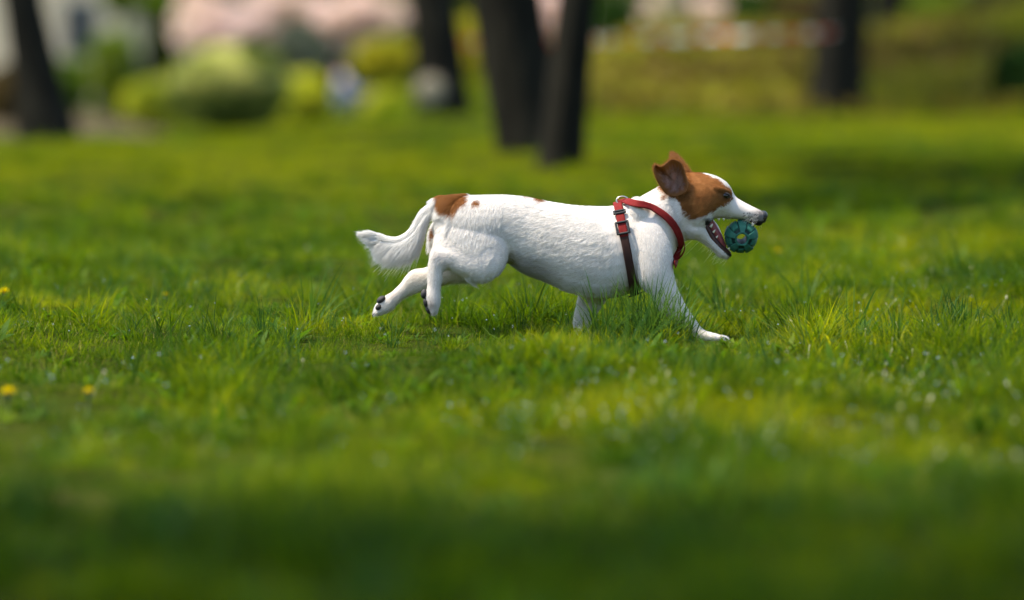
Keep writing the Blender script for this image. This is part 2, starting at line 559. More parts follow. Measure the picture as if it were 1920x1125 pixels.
def tree(px, d, w_base, w_top, lean_px, label, seed, height=6.5, crown=((0, 0, 5.4, 1.9, 1.9, 1.3),), leaves=3600, leaf=0.13, group='dark trunks standing on the lawn', limbs=5, name='park_tree', flare=1.22):
    """A trunk whose width (px) is given at its foot and at the top edge of the photograph."""
    r = np.random.default_rng(seed)
    g0 = ground_at(px, d)
    k = d / FPX
    root = empty(name, tuple(g0), label, 'tree', group)
    z_top = CAM_H + 81 * k
    pts, rad = [], []
    for t in np.linspace(0, 1, 22):
        z = g0[2] - 0.15 + (height + 0.15) * t ** 1.25
        u = (z - g0[2]) / max(z_top - g0[2], 0.3)
        x = g0[0] + lean_px * k * min(u, 2.0) + 0.05 * math.sin(z * 0.9 + seed)
        hw = 0.5 * k * np.interp(u, [0, 1, 6, 12], [w_base, w_top, w_top * 0.7, w_top * 0.25])
        if u < 0.35: hw *= 1 + (flare - 1) * (1 - max(u, 0) / 0.35) ** 2
        pts.append((x, g0[1] + 0.04 * math.sin(z * 1.3 + seed * 2), z)); rad.append(max(hw, 0.02))
    V, F = tube(pts, rad, 28)
    V = np.array(V); ctr = np.repeat(np.array(pts), 28, axis=0)
    ang = np.tile(np.arange(28) / 28 * 6.283, len(pts))
    V = ctr + (V - ctr) * (1 + 0.07 * np.sin(5 * ang + seed + 1.3 * V[:, 2]) + 0.05 * np.sin(11 * ang + 2 * V[:, 2]) + r.normal(0, 0.015, len(V)))[:, None]
    mesh_obj('trunk', V, F, bark_m, root)
    top = np.array(pts)
    C_, R_ = [], []
    for (cx, cy, cz, rx, ry, rz) in crown:
        base = np.array([np.interp(cz, top[:, 2], top[:, 0]) + cx, g0[1] + cy, g0[2] + cz])
        for _ in range(9):
            off = r.normal(0, 0.45, 3)
            C_.append(base + off * np.array([rx, ry, rz])); s_ = r.uniform(0.34, 0.6)
            R_.append((rx * s_, ry * s_, rz * s_))
    parts = []
    for i in range(limbs):
        tgt = C_[int(r.integers(len(C_)))]
        zs = g0[2] + height * r.uniform(0.45, 0.85)
        st = np.array([np.interp(zs, top[:, 2], top[:, 0]), np.interp(zs, top[:, 2], top[:, 1]), zs])
        mid = (st + tgt) / 2 + np.array([0, 0, 0.25]) + r.normal(0, 0.12, 3)
        q = catmull([st, mid, tgt], 6)
        parts.append(tube(q, np.linspace(0.5 * w_top * k * 0.42, 0.015, len(q)), 8))
    Vl, Fl = merge(parts)
    mesh_obj('limb', Vl, Fl, bark_m, root)
    if leaves:
        V, F = leaf_quads(cloud(r, leaves, C_, R_, 0.35), leaf, r)
        quick_mesh('crown', V, F, canopy_m, root)
    return root

t_left = tree(72, 20.6, 100, 70, -46, 'slim dark trunk at the far left edge beside the dusty path', 1, crown=((0.0, 0.4, 5.2, 1.8, 1.6, 1.2),), leaves=700)
t_mid = tree(818, 25.4, 94, 88, -13, 'dark trunk with a round pale branch scar near its foot', 2, crown=((0.2, 0.2, 5.6, 1.9, 1.8, 1.3),), leaves=700)
t_thick = tree(990, 16.9, 118, 128, -30, 'thickest dark trunk, the left one of the pair behind the dog', 3, height=5.6, crown=((0.2, -2.4, 4.6, 1.7, 1.6, 1.0),), leaves=3600, flare=1.05)
t_thin = tree(1069, 15.3, 82, 68, 38, 'thinner dark trunk leaning away from the thick one behind the dog', 4, height=5.6, crown=((0.35, -1.2, 4.7, 1.5, 1.5, 1.0),), leaves=2600, flare=1.05)
t_right = tree(1582, 27.4, 98, 96, 4, 'dark trunk at the foot of the olive bank with barrier tape around it', 5, crown=((-1.4, 2.4, 5.2, 2.2, 2.2, 1.1),), leaves=4600)
for (px, d, w, lb, sd_) in ((1830, 52, 30, 'far thin trunk on top of the bank, left of two', 6), (1884, 54, 28, 'far thin trunk on top of the bank, right of two', 7)):
    tree(px, d, w, w * 0.9, 2, lb, sd_, height=5, crown=((0, 0, 4.6, 1.5, 1.5, 1.0),), leaves=900, group='thin trunks on the far bank', limbs=3)

# pale round scar where a branch was sawn off the middle trunk
scar_m = plain('sawn_wood', (0.30, 0.255, 0.17), 0.9, 0.25, 40, spec=0.05)
ring_m = plain('scar_callus', (0.10, 0.085, 0.06), 0.9, 0.3, 40)
c = P(808, 170, 25.4 - CAM_D - 0.225)
stub = mesh_obj('branch_stub', *tube([c + np.array([0, 0.12, 0]), c + np.array([0, 0.02, 0]), c + np.array([0, 0.0, 0])], [0.110, 0.103, 0.090], 24), ring_m, t_mid)
sc_o = mesh_obj('sawn_face', *tube([c + np.array([0, 0.004, 0]), c + np.array([0, -0.008, 0]), c + np.array([0, -0.012, 0])], [0.088, 0.087, 0.080], 24), scar_m, stub)

# unseen trees added beyond the left edge to shade the lawn
def shade_tree(x, y, label, seed, crown, leaves):
    px = 960 + x * FPX / (y + CAM_D)
    return tree(px, y + CAM_D, 0.34 * FPX / (y + CAM_D), 0.26 * FPX / (y + CAM_D), 0, label, seed, height=6.2, crown=crown, leaves=leaves, leaf=0.14, group='trees beside the lawn')  # this group holds only the added, unseen shade trees
shade_tree(-3.2, -3.75, 'unseen leafy tree added beyond the left edge to shade the near lawn', 21, ((0.9, 0.3, 5.0, 1.6, 0.9, 0.6),), 2600)
shade_tree(-2.6, 5.6, 'unseen leafy tree added beyond the left edge to shade the lawn behind the dog', 22, ((1.7, 0.2, 4.8, 1.2, 1.8, 0.7),), 3000)

# ------------------------------------------------------------------ shrubs, blossom, far things
def shrub(name, px0, px1, py0, py1, d, mat, label, cat, seed, n=2600, leaf=0.05, group=None, lobes=7, depth=0.8, stems=5, shell=0.55, stem_mat=None, core=0.86):
    r = np.random.default_rng(seed)
    k = d / FPX
    y = d - CAM_D
    x0, x1 = (px0 - 960) * k, (px1 - 960) * k
    z1, z0 = CAM_H - (py0 - 81) * k, CAM_H - (py1 - 81) * k
    cx, cz, rx, rz = (x0 + x1) / 2, (z0 + z1) / 2, (x1 - x0) / 2 * 1.1, (z1 - z0) / 2 * 1.08
    gz = float(ground_z(cx, y))
    root = empty(name, (cx, y, gz), label, cat, group)
    ry = rx * depth
    cs, rs = [(cx, y, cz)], [(rx * core, ry * core, rz * core * 1.04)]
    for _ in range(lobes):
        q = r.normal(0, 1, 3); q /= np.linalg.norm(q)
        cs.append((cx + q[0] * rx * (0.62 if core > 0.6 else r.uniform(0.5, 0.95)), y + q[1] * ry * 0.62, cz + q[2] * rz * (0.6 if core > 0.6 else r.uniform(0.3, 0.8)))); s = r.uniform(0.3, 0.45) if core > 0.6 else r.uniform(0.2, 0.42)
        rs.append((rx * s, ry * s, rz * s))
    V, F = leaf_quads(cloud(r, n, cs, rs, shell), leaf, r)
    quick_mesh('crown', V, F, mat, root)
    parts = []
    for i in range(stems):
        t = cs[int(r.integers(len(cs)))]
        q = catmull([(cx + r.normal(0, rx * 0.12), y + r.normal(0, 0.05), gz - 0.05), ((cx + t[0]) / 2, y, (gz + t[2]) / 2), t], 5)
        parts.append(tube(q, np.linspace(0.03, 0.008, len(q)), 6))
    mesh_obj('trunk', *merge(parts), stem_mat or bark_m, root)
    return root

round_m = leaf_mat('clipped_leaf', [(0.2, (0.1114, 0.1559, 0.0334)), (0.6, (0.2339, 0.2785, 0.0558)), (0.95, (0.3786, 0.3899, 0.1114))], 0.25, 0.5, 2.0, 1.1)
lime_m = leaf_mat('lime_leaf', [(0.2, (0.2989, 0.3515, 0.0351)), (0.6, (0.4921, 0.5099, 0.0528)), (0.95, (0.6680, 0.5976, 0.0879))], 0.55, 0.5, 2.0, 1.2)
forsy_m = leaf_mat('yellow_blossom', [(0.2, (0.2244, 0.2640, 0.0264)), (0.5, (0.4488, 0.4092, 0.0396)), (0.95, (0.6600, 0.5544, 0.0594))], 0.6, 0.6, 1.6, 1.1)
olive_m = leaf_mat('olive_leaf', [(0.2, (0.0787, 0.1408, 0.0145)), (0.6, (0.1408, 0.2173, 0.0186)), (0.95, (0.2318, 0.2650, 0.0310))], 0.4, 0.5, 1.6)
dark_m = leaf_mat('evergreen_leaf', [(0.2, (0.0224, 0.0560, 0.0128)), (0.6, (0.0400, 0.0944, 0.0176)), (0.95, (0.0672, 0.1232, 0.0224))], 0.3, 0.5, 1.6)
grey_m = leaf_mat('grey_green_leaf', [(0.2, (0.0780, 0.0988, 0.0780)), (0.6, (0.1443, 0.1664, 0.1209)), (0.95, (0.2431, 0.2548, 0.1989))], 0.3, 0.6, 1.6)
pink_m = leaf_mat('pink_blossom', [(0.12, (0.34, 0.36, 0.20)), (0.34, (0.78, 0.64, 0.52)), (0.6, (0.84, 0.68, 0.61)), (0.95, (0.92, 0.80, 0.76))], 0.6, 0.7, 0.9, 1.0)
pink_m.node_tree.nodes['Mix'].inputs['B'].default_value = (1, 0.97, 0.95, 1)
cream_m = leaf_mat('cream_blossom', [(0.15, (0.5, 0.45, 0.35)), (0.9, (0.8, 0.76, 0.68))], 0.45, 0.7, 0.9, 1.0)
rust_m = leaf_mat('russet_leaf', [(0.2, (0.0714, 0.0544, 0.0238)), (0.6, (0.1309, 0.0884, 0.0357)), (0.95, (0.2023, 0.1428, 0.0476))], 0.35, 0.6, 1.2)

ball_bush = shrub('round_bush', 318, 544, 90, 248, 40, round_m, 'large clipped ball bush with a pale sunlit top', 'bush', 31, 15000, 0.045, lobes=3, shell=0.88)
r = np.random.default_rng(310)
sunlit_cap_m = leaf_mat('sunlit_cap_leaf', [(0.2, (0.4500, 0.4950, 0.1500)), (0.8, (0.7800, 0.7650, 0.3600))], 0.45, 0.5, 2.0, 1.1)  # paler leaves: the bush's sunlit top put into their colour
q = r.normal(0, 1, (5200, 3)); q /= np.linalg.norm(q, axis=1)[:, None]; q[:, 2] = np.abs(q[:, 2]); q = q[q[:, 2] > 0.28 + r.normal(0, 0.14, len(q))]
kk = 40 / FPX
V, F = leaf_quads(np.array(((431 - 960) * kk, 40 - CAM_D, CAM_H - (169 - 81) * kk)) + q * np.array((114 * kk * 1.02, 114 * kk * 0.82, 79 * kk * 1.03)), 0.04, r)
quick_mesh('sunlit_cap', V, F, sunlit_cap_m, ball_bush)
shrub('low_bush', 228, 356, 146, 240, 43, lime_m, 'low lime green mound left of the clipped ball bush', 'bush', 32, 2200, 0.05, 'low lime bushes')
shrub('low_bush', 515, 625, 134, 236, 44, lime_m, 'low lime green mound right of the clipped ball bush', 'bush', 33, 2200, 0.05, 'low lime bushes')
shrub('low_bush', 676, 776, 166, 238, 45, lime_m, 'low lime green mound at the foot of the scarred trunk', 'bush', 34, 1800, 0.05, 'low lime bushes')
shrub('olive_bush', 165, 272, 56, 196, 50, olive_m, 'upright olive green bush beyond the dusty path', 'bush', 35, 3000, 0.06)
shrub('forsythia', 664, 782, 66, 172, 53, forsy_m, 'yellow flowering bush left of the scarred trunk', 'bush', 36, 2800, 0.06, 'yellow flowering bushes')
shrub('forsythia', 846, 952, 20, 234, 49, forsy_m, 'tall yellow flowering bush between the scarred and thick trunks', 'bush', 37, 4200, 0.06, 'yellow flowering bushes')
shrub('spruce_bush', 500, 622, 26, 180, 58, grey_m, 'grey green bush beneath the pink blossom', 'bush', 38, 2000, 0.06)
shrub('dark_bush', 1112, 1196, -8, 78, 44, dark_m, 'dark green bush on the bank beside the leaning trunk', 'bush', 39, 2600, 0.06)
shrub('dark_bush', 1362, 1440, -4, 66, 47, dark_m, 'dark green bush on the bank right of the pink blossom', 'bush', 40, 2200, 0.06)
shrub('russet_bush', 1442, 1560, -12, 44, 50, rust_m, 'brown leaved bush left of the taped trunk', 'bush', 41, 2600, 0.06)
tree(1672, 36, 62, 56, 4, 'broad blurred trunk on the bank right of the taped trunk, added to shade the bank', 42, height=6, crown=((-0.6, 0.4, 4.8, 3.2, 2.6, 1.2),), leaves=2600, leaf=0.17, group='dark trunks standing on the lawn')  # tree added so that its crown shades the bank
shrub('pale_bush', 1704, 1812, -10, 58, 56, olive_m, 'pale green bush on the bank before the thin trunks', 'bush', 43, 2600, 0.07)
shrub('corner_bush', 1858, 1990, 78, 226, 27.5, dark_m, 'dark evergreen bush at the right edge below the bank', 'bush', 44, 3200, 0.05)
shrub('lime_tree_bush', 236, 404, -16, 34, 72, olive_m, 'yellow green foliage above the pink blossom', 'bush', 45, 2600, 0.09)
shrub('olive_bush', 92, 176, 104, 214, 52, olive_m, 'low olive bush between the far left trunk and the upright bush', 'bush', 46, 2400, 0.06)
shrub('olive_bush', -30, 62, 118, 236, 46, rust_m, 'brownish bush at the very left edge behind the far left trunk', 'bush', 47, 2400, 0.06)
shrub('olive_bush', 196, 262, -60, 34, 66, olive_m, 'green foliage before the upper wall of the cream house', 'bush', 48, 1600, 0.08)
# flowering cherries with low hanging crowns
shrub('cherry_tree', 312, 498, -22, 132, 62, pink_m, 'pink blossoming cherry behind the clipped ball bush', 'tree', 51, 2600, 0.10, 'pink cherries in bloom', lobes=15, core=0.42)
shrub('cherry_tree', 584, 756, -24, 88, 64, pink_m, 'pink blossoming cherry above the person in pale blue', 'tree', 52, 2852, 0.10, 'pink cherries in bloom', lobes=15, core=0.42)
shrub('cherry_tree', 1176, 1374, -24, 76, 60, pink_m, 'pink blossoming cherry on the bank behind the barrier tape', 'tree', 53, 2356, 0.10, 'pink cherries in bloom', lobes=15, core=0.42)
shrub('cherry_tree', 985, 1115, -26, 74, 66, pink_m, 'pink blossoming cherry seen between the paired trunks', 'tree', 54, 1612, 0.10, 'pink cherries in bloom', lobes=15, core=0.42)
shrub('cherry_tree', 440, 640, -26, 92, 74, pink_m, 'faint pink cherry far behind, between the two nearer cherries', 'tree', 56, 2400, 0.10, 'pink cherries in bloom', lobes=15, core=0.42)
shrub('cream_bush', 1228, 1300, -40, 70, 57, cream_m, 'cream white blossom in front of the pink cherry on the bank', 'bush', 55, 2200, 0.07)

# wood all round the park: far off in view, nearer at the sides and behind the camera
r = np.random.default_rng(77)
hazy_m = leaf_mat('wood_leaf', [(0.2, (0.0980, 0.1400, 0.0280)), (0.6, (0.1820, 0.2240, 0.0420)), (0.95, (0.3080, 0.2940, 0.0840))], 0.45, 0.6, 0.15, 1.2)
cs, rs = [], []
for i in range(100):
    cs.append((r.uniform(-50, 50), r.uniform(92, 108), r.uniform(0.2, 6.0))); rs.append((r.uniform(3, 5), r.uniform(2, 4), r.uniform(2.5, 4.5)))
V, F = leaf_quads(cloud(r, 42000, cs, rs, 0.4), 0.55, r)
wood = quick_mesh('far_wood', V, F, hazy_m)
tag(wood, 'hazy green wood far behind the park', None, None, 'stuff')
cs, rs = [], []
for i in range(90):
    a = R(r.uniform(115, 425)); q = r.uniform(24, 32)
    cs.append((q * math.cos(a), -4 + q * math.sin(a), r.uniform(0.5, 5))); rs.append((r.uniform(2.5, 4.5),) * 2 + (r.uniform(2.0, 3.5),))
cs = [c for c in cs if not (abs(c[0]) < 16 and c[1] > 0)]; rs = rs[:len(cs)]
V, F = leaf_quads(cloud(r, 20000, cs, rs, 0.3), 0.8, r)
wood2 = quick_mesh('side_wood', V, F, olive_m)
tag(wood2, 'wood standing round the sides of the lawn', None, None, 'stuff')

# low creeping cover and dead leaves over the bank
r = np.random.default_rng(91)
n = 30000
bx_, by_ = r.uniform(0.3, 7.5, n), r.uniform(20.6, 30.0, n)
lump = np.clip(0.5 + 0.6 * wav(bx_ * 0.6, by_, 0.30, 2, 6), 0, 1)
k_ = r.random(n) < 0.35 + 0.65 * lump
bx_, by_, lump = bx_[k_], by_[k_], lump[k_]
bz_ = ground_z(bx_, by_) + r.random(len(bx_)) * (0.03 + 0.16 * lump)
cover_m = leaf_mat('creeper_leaf', [(0.12, (0.1064, 0.0739, 0.0246)), (0.34, (0.1680, 0.1400, 0.0269)), (0.58, (0.2240, 0.2296, 0.0202)), (0.9, (0.3808, 0.3584, 0.0280))], 0.4, 0.6, 0.9, 1.3)
V, F = leaf_quads(np.stack([bx_, by_, bz_], 1), 0.075, r)
tag(quick_mesh('creeping_plants', V, F, cover_m), 'olive and brown creeping plants covering the bank', None, None, 'stuff')

# pale house beyond the path
wall_m = plain('cream_render', (0.70, 0.54, 0.34), 0.95, 0.08, 3, bumps=0.2, spec=0.1)
glass_m = plain('dark_pane', (0.03, 0.035, 0.04), 0.15, 0.2, 3)
roof_m = plain('roof_tile', (0.22, 0.10, 0.06), 0.8, 0.3, 6)
frame_m = plain('window_frame', (0.5, 0.46, 0.38), 0.6, 0.1, 10)
def box(x0, x1, y0, y1, z0, z1):
    v = [(x, y, z) for z in (z0, z1) for y in (y0, y1) for x in (x0, x1)]
    return v, [(0, 2, 3, 1), (4, 5, 7, 6), (0, 1, 5, 4), (2, 6, 7, 3), (0, 4, 6, 2), (1, 3, 7, 5)]
HX, HY = -9.7, 72.0
gz = float(ground_z(HX, HY))
house = empty('house', (HX, HY, gz), 'cream rendered house beyond the path, behind the far left trunk', 'house')
mesh_obj('wall', *box(HX - 3.0, HX + 1.7, HY, HY + 5, gz - 0.2, gz + 3.0), wall_m, house, False)
mesh_obj('roof', [(HX - 3.3, HY - .3, gz + 3.0), (HX + 2.0, HY - .3, gz + 3.0), (HX + 2.0, HY + 5.3, gz + 3.0), (HX - 3.3, HY + 5.3, gz + 3.0), (HX - 3.3, HY + 2.5, gz + 4.9), (HX + 2.0, HY + 2.5, gz + 4.9)], [(0, 1, 5, 4), (2, 3, 4, 5), (0, 4, 3), (1, 2, 5), (0, 3, 2, 1)], roof_m, house, False)
for wx in (-1.9, 0.9):
    f = mesh_obj('window', *box(HX + wx - 0.36, HX + wx + 0.36, HY - 0.05, HY + 0.02, gz + 0.9, gz + 2.1), frame_m, house, False)
    mesh_obj('pane', *box(HX + wx - 0.30, HX + wx + 0.30, HY - 0.058, HY - 0.04, gz + 0.96, gz + 2.04), glass_m, f, False)
vx = (152 - 960) * (HY + CAM_D) / FPX
mesh_obj('cellar_vent', *box(vx - 0.26, vx + 0.26, HY - 0.03, HY + 0.02, CAM_H + 0.16, CAM_H + 0.30), glass_m, house, False)

# person in pale blue sitting on the far grass
def skin_body(name, joints, edges, mat, parent):
    me = bpy.data.meshes.new(name)
    me.from_pydata([j[:3] for j in joints], edges, [])
    ob = bpy.data.objects.new(name, me); C.objects.link(ob)
    md = ob.modifiers.new('skin', 'SKIN')
    for v, j in zip(me.skin_vertices[0].data, joints):
        v.radius = (j[3], j[3])
    me.skin_vertices[0].data[0].use_root = True
    ob.modifiers.new('sub', 'SUBSURF').levels = 2
    ob.modifiers['sub'].render_levels = 2
    dg = bpy.context.evaluated_depsgraph_get()
    m2 = bpy.data.meshes.new_from_object(ob.evaluated_get(dg))
    ob.modifiers.clear(); ob.data = m2
    m2.materials.append(mat)
    m2.polygons.foreach_set('use_smooth', [True] * len(m2.polygons))
    ob.parent = parent; ob.matrix_parent_inverse = parent.matrix_world.inverted()
    return ob
skin_mt = plain('skin', (0.55, 0.34, 0.25), 0.6, 0.1, 20)
shirt_mt = plain('pale_blue_cloth', (0.38, 0.44, 0.56), 0.9, 0.1, 30)
jeans_mt = plain('dark_jeans', (0.05, 0.06, 0.09), 0.9, 0.2, 30)
hair_mt = plain('dark_hair', (0.03, 0.02, 0.015), 0.6, 0.3, 60)
pd = 62.0
g0 = ground_at(650, pd); px0, py0_, pz0 = g0[0], g0[1], g0[2]
person = empty('person', tuple(g0), 'person in a pale blue top sitting on the far grass', 'person')
def pj(x, y, z, rr): return (px0 + x, py0_ + y, pz0 + z, rr)
skin_body('body', [pj(0, 0, 0.14, .11), pj(-.03, 0, .34, .10), pj(-.08, 0, .56, .11), pj(-.10, 0, .66, .05), pj(-.11, 0, .74, .075), pj(-.11, -.01, .83, .07),
                   pj(.02, -.09, .13, .08), pj(.36, -.13, .36, .06), pj(.50, -.13, .05, .045), pj(.60, -.14, .03, .035),
                   pj(.02, .09, .13, .08), pj(.38, .12, .34, .06), pj(.55, .12, .05, .045), pj(.65, .12, .03, .035),
                   pj(-.06, -.19, .54, .05), pj(.04, -.23, .36, .04), pj(.22, -.18, .38, .03), pj(-.06, .19, .54, .05), pj(.05, .23, .36, .04), pj(.24, .17, .38, .03)],
          [(0, 1), (1, 2), (2, 3), (3, 4), (4, 5), (0, 6), (6, 7), (7, 8), (8, 9), (0, 10), (10, 11), (11, 12), (12, 13), (2, 14), (14, 15), (15, 16), (2, 17), (17, 18), (18, 19)], skin_mt, person)
skin_body('shirt', [pj(0, 0, 0.16, .17), pj(-.03, 0, .34, .17), pj(-.08, 0, .55, .16), pj(-.06, -.20, .54, .075), pj(.03, -.235, .38, .06), pj(.14, -.21, .37, .05), pj(-.06, .20, .54, .075), pj(.04, .235, .38, .06), pj(.14, .21, .37, .05)],
          [(0, 1), (1, 2), (2, 3), (3, 4), (4, 5), (2, 6), (6, 7), (7, 8)], shirt_mt, person)
skin_body('trousers', [pj(0, 0, 0.12, .14), pj(.03, -.09, .13, .10), pj(.36, -.13, .36, .078), pj(.49, -.13, .09, .06), pj(.03, .09, .13, .10), pj(.38, .12, .34, .078), pj(.54, .12, .09, .06)],
          [(0, 1), (1, 2), (2, 3), (0, 4), (4, 5), (5, 6)], jeans_mt, person)
mesh_obj('hair', *ellipsoid((px0 - .135, py0_ + 0.01, pz0 + .83), (.105, .10, .125)), hair_mt, person)

# red and white barrier tape tied from trunk to trunk
tape_r = leaf_mat('tape_red', [(0.2, (0.66, 0.07, 0.035)), (0.8, (0.72, 0.09, 0.045))], 0.3, 0.5, 2)
tape_w = leaf_mat('tape_white', [(0.2, (0.78, 0.74, 0.70)), (0.8, (0.84, 0.80, 0.76))], 0.3, 0.5, 2)
for t_ in (tape_r, tape_w): t_.node_tree.nodes['Mix'].inputs['B'].default_value = (1, 1, 1, 1)
def barrier_tape(a, b2, sag, label, seed):
    a, b2 = np.array(a), np.array(b2)
    L = np.linalg.norm(b2 - a); n = int(L / 0.05)
    r_ = np.random.default_rng(seed); ph = r_.uniform(0, 6)
    V, F, mi = [], [], []
    for i in range(n + 1):
        t = i / n
        p = a + (b2 - a) * t; p[2] -= sag * 4 * t * (1 - t)
        tw = 0.5 * math.sin(t * 9 + ph) + 0.25 * math.sin(t * 23 + ph)
        hv = np.array([0, math.sin(tw), math.cos(tw)]) * 0.021
        off = np.array([0, 0.0006, 0])
        V += [p - hv, p + hv, p + hv + off, p - hv + off]
    for i in range(n):
        for j in range(4):
            q = (j + 1) % 4
            F.append((i * 4 + j, i * 4 + q, (i + 1) * 4 + q, (i + 1) * 4 + j)); mi.append(((i * 50) // 115) % 2)
    o = mesh_obj('barrier_tape', V, F, tape_w, None, False)
    o.data.materials.append(tape_r)
    o.data.polygons.foreach_set('material_index', mi)
    return tag(o, label, 'tape', 'barrier tape tied between the trunks')
barrier_tape(P(1596, 60, 27.2 - CAM_D), P(1120, 74, 26.9 - CAM_D), 0.0, 'red and white barrier tape stretched along the top of the bank', 1)
barrier_tape(P(1119, 74, 26.9 - CAM_D), P(790, 76, 26.0 - CAM_D), 0.02, 'red and white barrier tape between the scarred trunk and the pair', 2)

# ------------------------------------------------------------------ dandelions and dew
petal_m = leaf_mat('dandelion_petal', [(0.2, (0.66, 0.52, 0.005)), (0.8, (0.78, 0.64, 0.01))], 0.35, 0.6, 20, 1.0)
stem_m = plain('dandelion_stem', (0.10, 0.14, 0.04), 0.6, 0.2, 60)
def dandelion(px, py, d, rad, label, seed):
    r = np.random.default_rng(seed)
    top = P(px, py, d - CAM_D)
    gz = float(ground_z(top[0], top[1])) - 0.01
    top[2] = max(top[2], gz + 0.03)
    root = empty('dandelion', (top[0], top[1], gz), label, 'flower', 'dandelions in the lawn')
    st = catmull([(top[0] + r.normal(0, .008), top[1] + r.normal(0, .008), gz), (top[0] + r.normal(0, .004), top[1], (gz + top[2]) / 2), top], 5)
    mesh_obj('stem', *tube(st, 0.0016, 8), stem_m, root)
    mesh_obj('calyx', *ellipsoid(top - np.array([0, 0, 0.004]), (rad * .38, rad * .38, 0.006), None, 12, 8), stem_m, root)
    ps = []
    for layer, (n, el, L) in enumerate(((34, 0.25, 1.0), (30, 0.55, 0.88), (26, 0.9, 0.7), (16, 1.3, 0.45))):
        for i in range(n):
            az = 6.283 * i / n + r.normal(0, .08)
            v, f = blade(top + np.array([0, 0, 0.0005 * layer]), az, math.pi / 2 - el + r.normal(0, .1), rad * L * r.uniform(.9, 1.08), rad * 0.16, 0.25, 3)
            ps.append((v, f))
    mesh_obj('flower_head', *merge(ps), petal_m, root, False)
dandelion(8, 569, 7.2, 0.016, 'yellow dandelion on the far left edge level with the hind paws', 1)
dandelion(16, 738, 5.15, 0.016, 'blurred yellow dandelion low on the left edge of the near lawn', 2)
dandelion(310, 553, 7.4, 0.008, 'small half open dandelion in the grass left of the tail', 3)
dandelion(1459, 472, 8.4, 0.012, 'blurred yellow dandelion below the dog\'s nose and the ball', 4)
dandelion(166, 735, 5.2, 0.010, 'faint blurred dandelion right of the one on the near left edge', 5)

# pale seed heads and small white blossoms, many added as specks of glint
r = np.random.default_rng(14)
seed_glint_m = leaf_mat('seed_and_glint', [(0.2, (0.42, 0.42, 0.22)), (0.8, (0.66, 0.64, 0.46))], 0.4, 0.5, 8)
ps = []
for _ in range(420):
    d = r.uniform(4.3, 9.5); x = r.uniform(-0.145, 0.145) * d; y = d - CAM_D
    if r.random() > 0.25 + 0.75 * (x > 0.05): continue
    if x < 0.46 and -0.75 < y < 0.5: continue
    z0 = float(ground_z(x, y)); h = r.uniform(0.022, 0.042)
    t_ = np.array((x + r.normal(0, .012), y + r.normal(0, .012), z0 + h))
    ps.append(tube(catmull([(x, y, z0 - 0.01), ((x + t_[0]) / 2, y, z0 + h * 0.55), t_], 3), 0.0004, 4))
    q = r.uniform(0.0008, 0.0017) * (1.3 if d < 5.9 else 1.0)
    ps.append(ellipsoid(t_, (q, q, q * r.uniform(1.0, 2.4)), Euler((r.normal(0, .5), r.normal(0, .5), 0)), 8, 6))
tag(mesh_obj('seeds_and_glints', *merge(ps), seed_glint_m), 'pale seed heads, tiny blossoms and painted glints among the grass blades', None, None, 'stuff')

dew_m, nt, b, o = new_mat('dew_water')
b.inputs['Base Color'].default_value = (1, 1, 1, 1); b.inputs['Transmission Weight'].default_value = 1.0
b.inputs['IOR'].default_value = 1.33; b.inputs['Roughness'].default_value = 0.06
r = np.random.default_rng(4)
ps = []
for _ in range(560):
    d = r.uniform(4.2, 8.2); x = r.uniform(-0.14, 0.14) * d; y = d - CAM_D
    if r.random() > 0.35 + 0.6 * (x > -0.1): continue
    z = float(ground_z(x, y)) + r.uniform(0.022, 0.05); q = r.uniform(0.0007, 0.0013) * (1.6 if d < 5.9 else 1.0)
    ps.append(ellipsoid((x, y, z), (q, q, q), None, 10, 6))
dew = mesh_obj('dew', *merge(ps), dew_m)
tag(dew, 'dew drops glinting on the grass blades', None, None, 'stuff')
# ------------------------------------------------------------------ the dog
def loft(sections, k=5, n=28, e=2.15):
    """Closed skin through cross-sections given in photograph pixels: (ax, ay, bx, by, half width m, depth m, egg)."""
    S = [tuple(s) + (0.0,) * (7 - len(s)) for s in sections]
    S = catmull(S, k)
    V, F, ctr = [], [], []
    for s in S:
        a, b_ = P(s[0], s[1], s[5]), P(s[2], s[3], s[5])
        c, h = (a + b_) / 2, (a - b_) / 2
        ctr.append(c)
        for j in range(n):
            th = 2 * math.pi * j / n
            ct, st = math.cos(th), math.sin(th)
            ca = math.copysign(abs(ct) ** (2 / e), ct); sa = math.copysign(abs(st) ** (2 / e), st)
            V.append(c + h * ca + np.array([0, 1, 0]) * max(s[4], 0.001) * sa * (1 + s[6] * ct))
    m_ = len(S)
    for i in range(m_ - 1):
        for j in range(n):
            q = (j + 1) % n
            F.append((i * n + j, i * n + q, (i + 1) * n + q, (i + 1) * n + j))
    for i, ring in ((0, range(n - 1, -1, -1)), (m_ - 1, range(n))):
        k0 = len(V); V.append(ctr[i])
        rr = [i * n + j for j in ring]
        for j in range(n):
            F.append((rr[j], rr[(j + 1) % n], k0))
    return V, F, np.array(ctr)

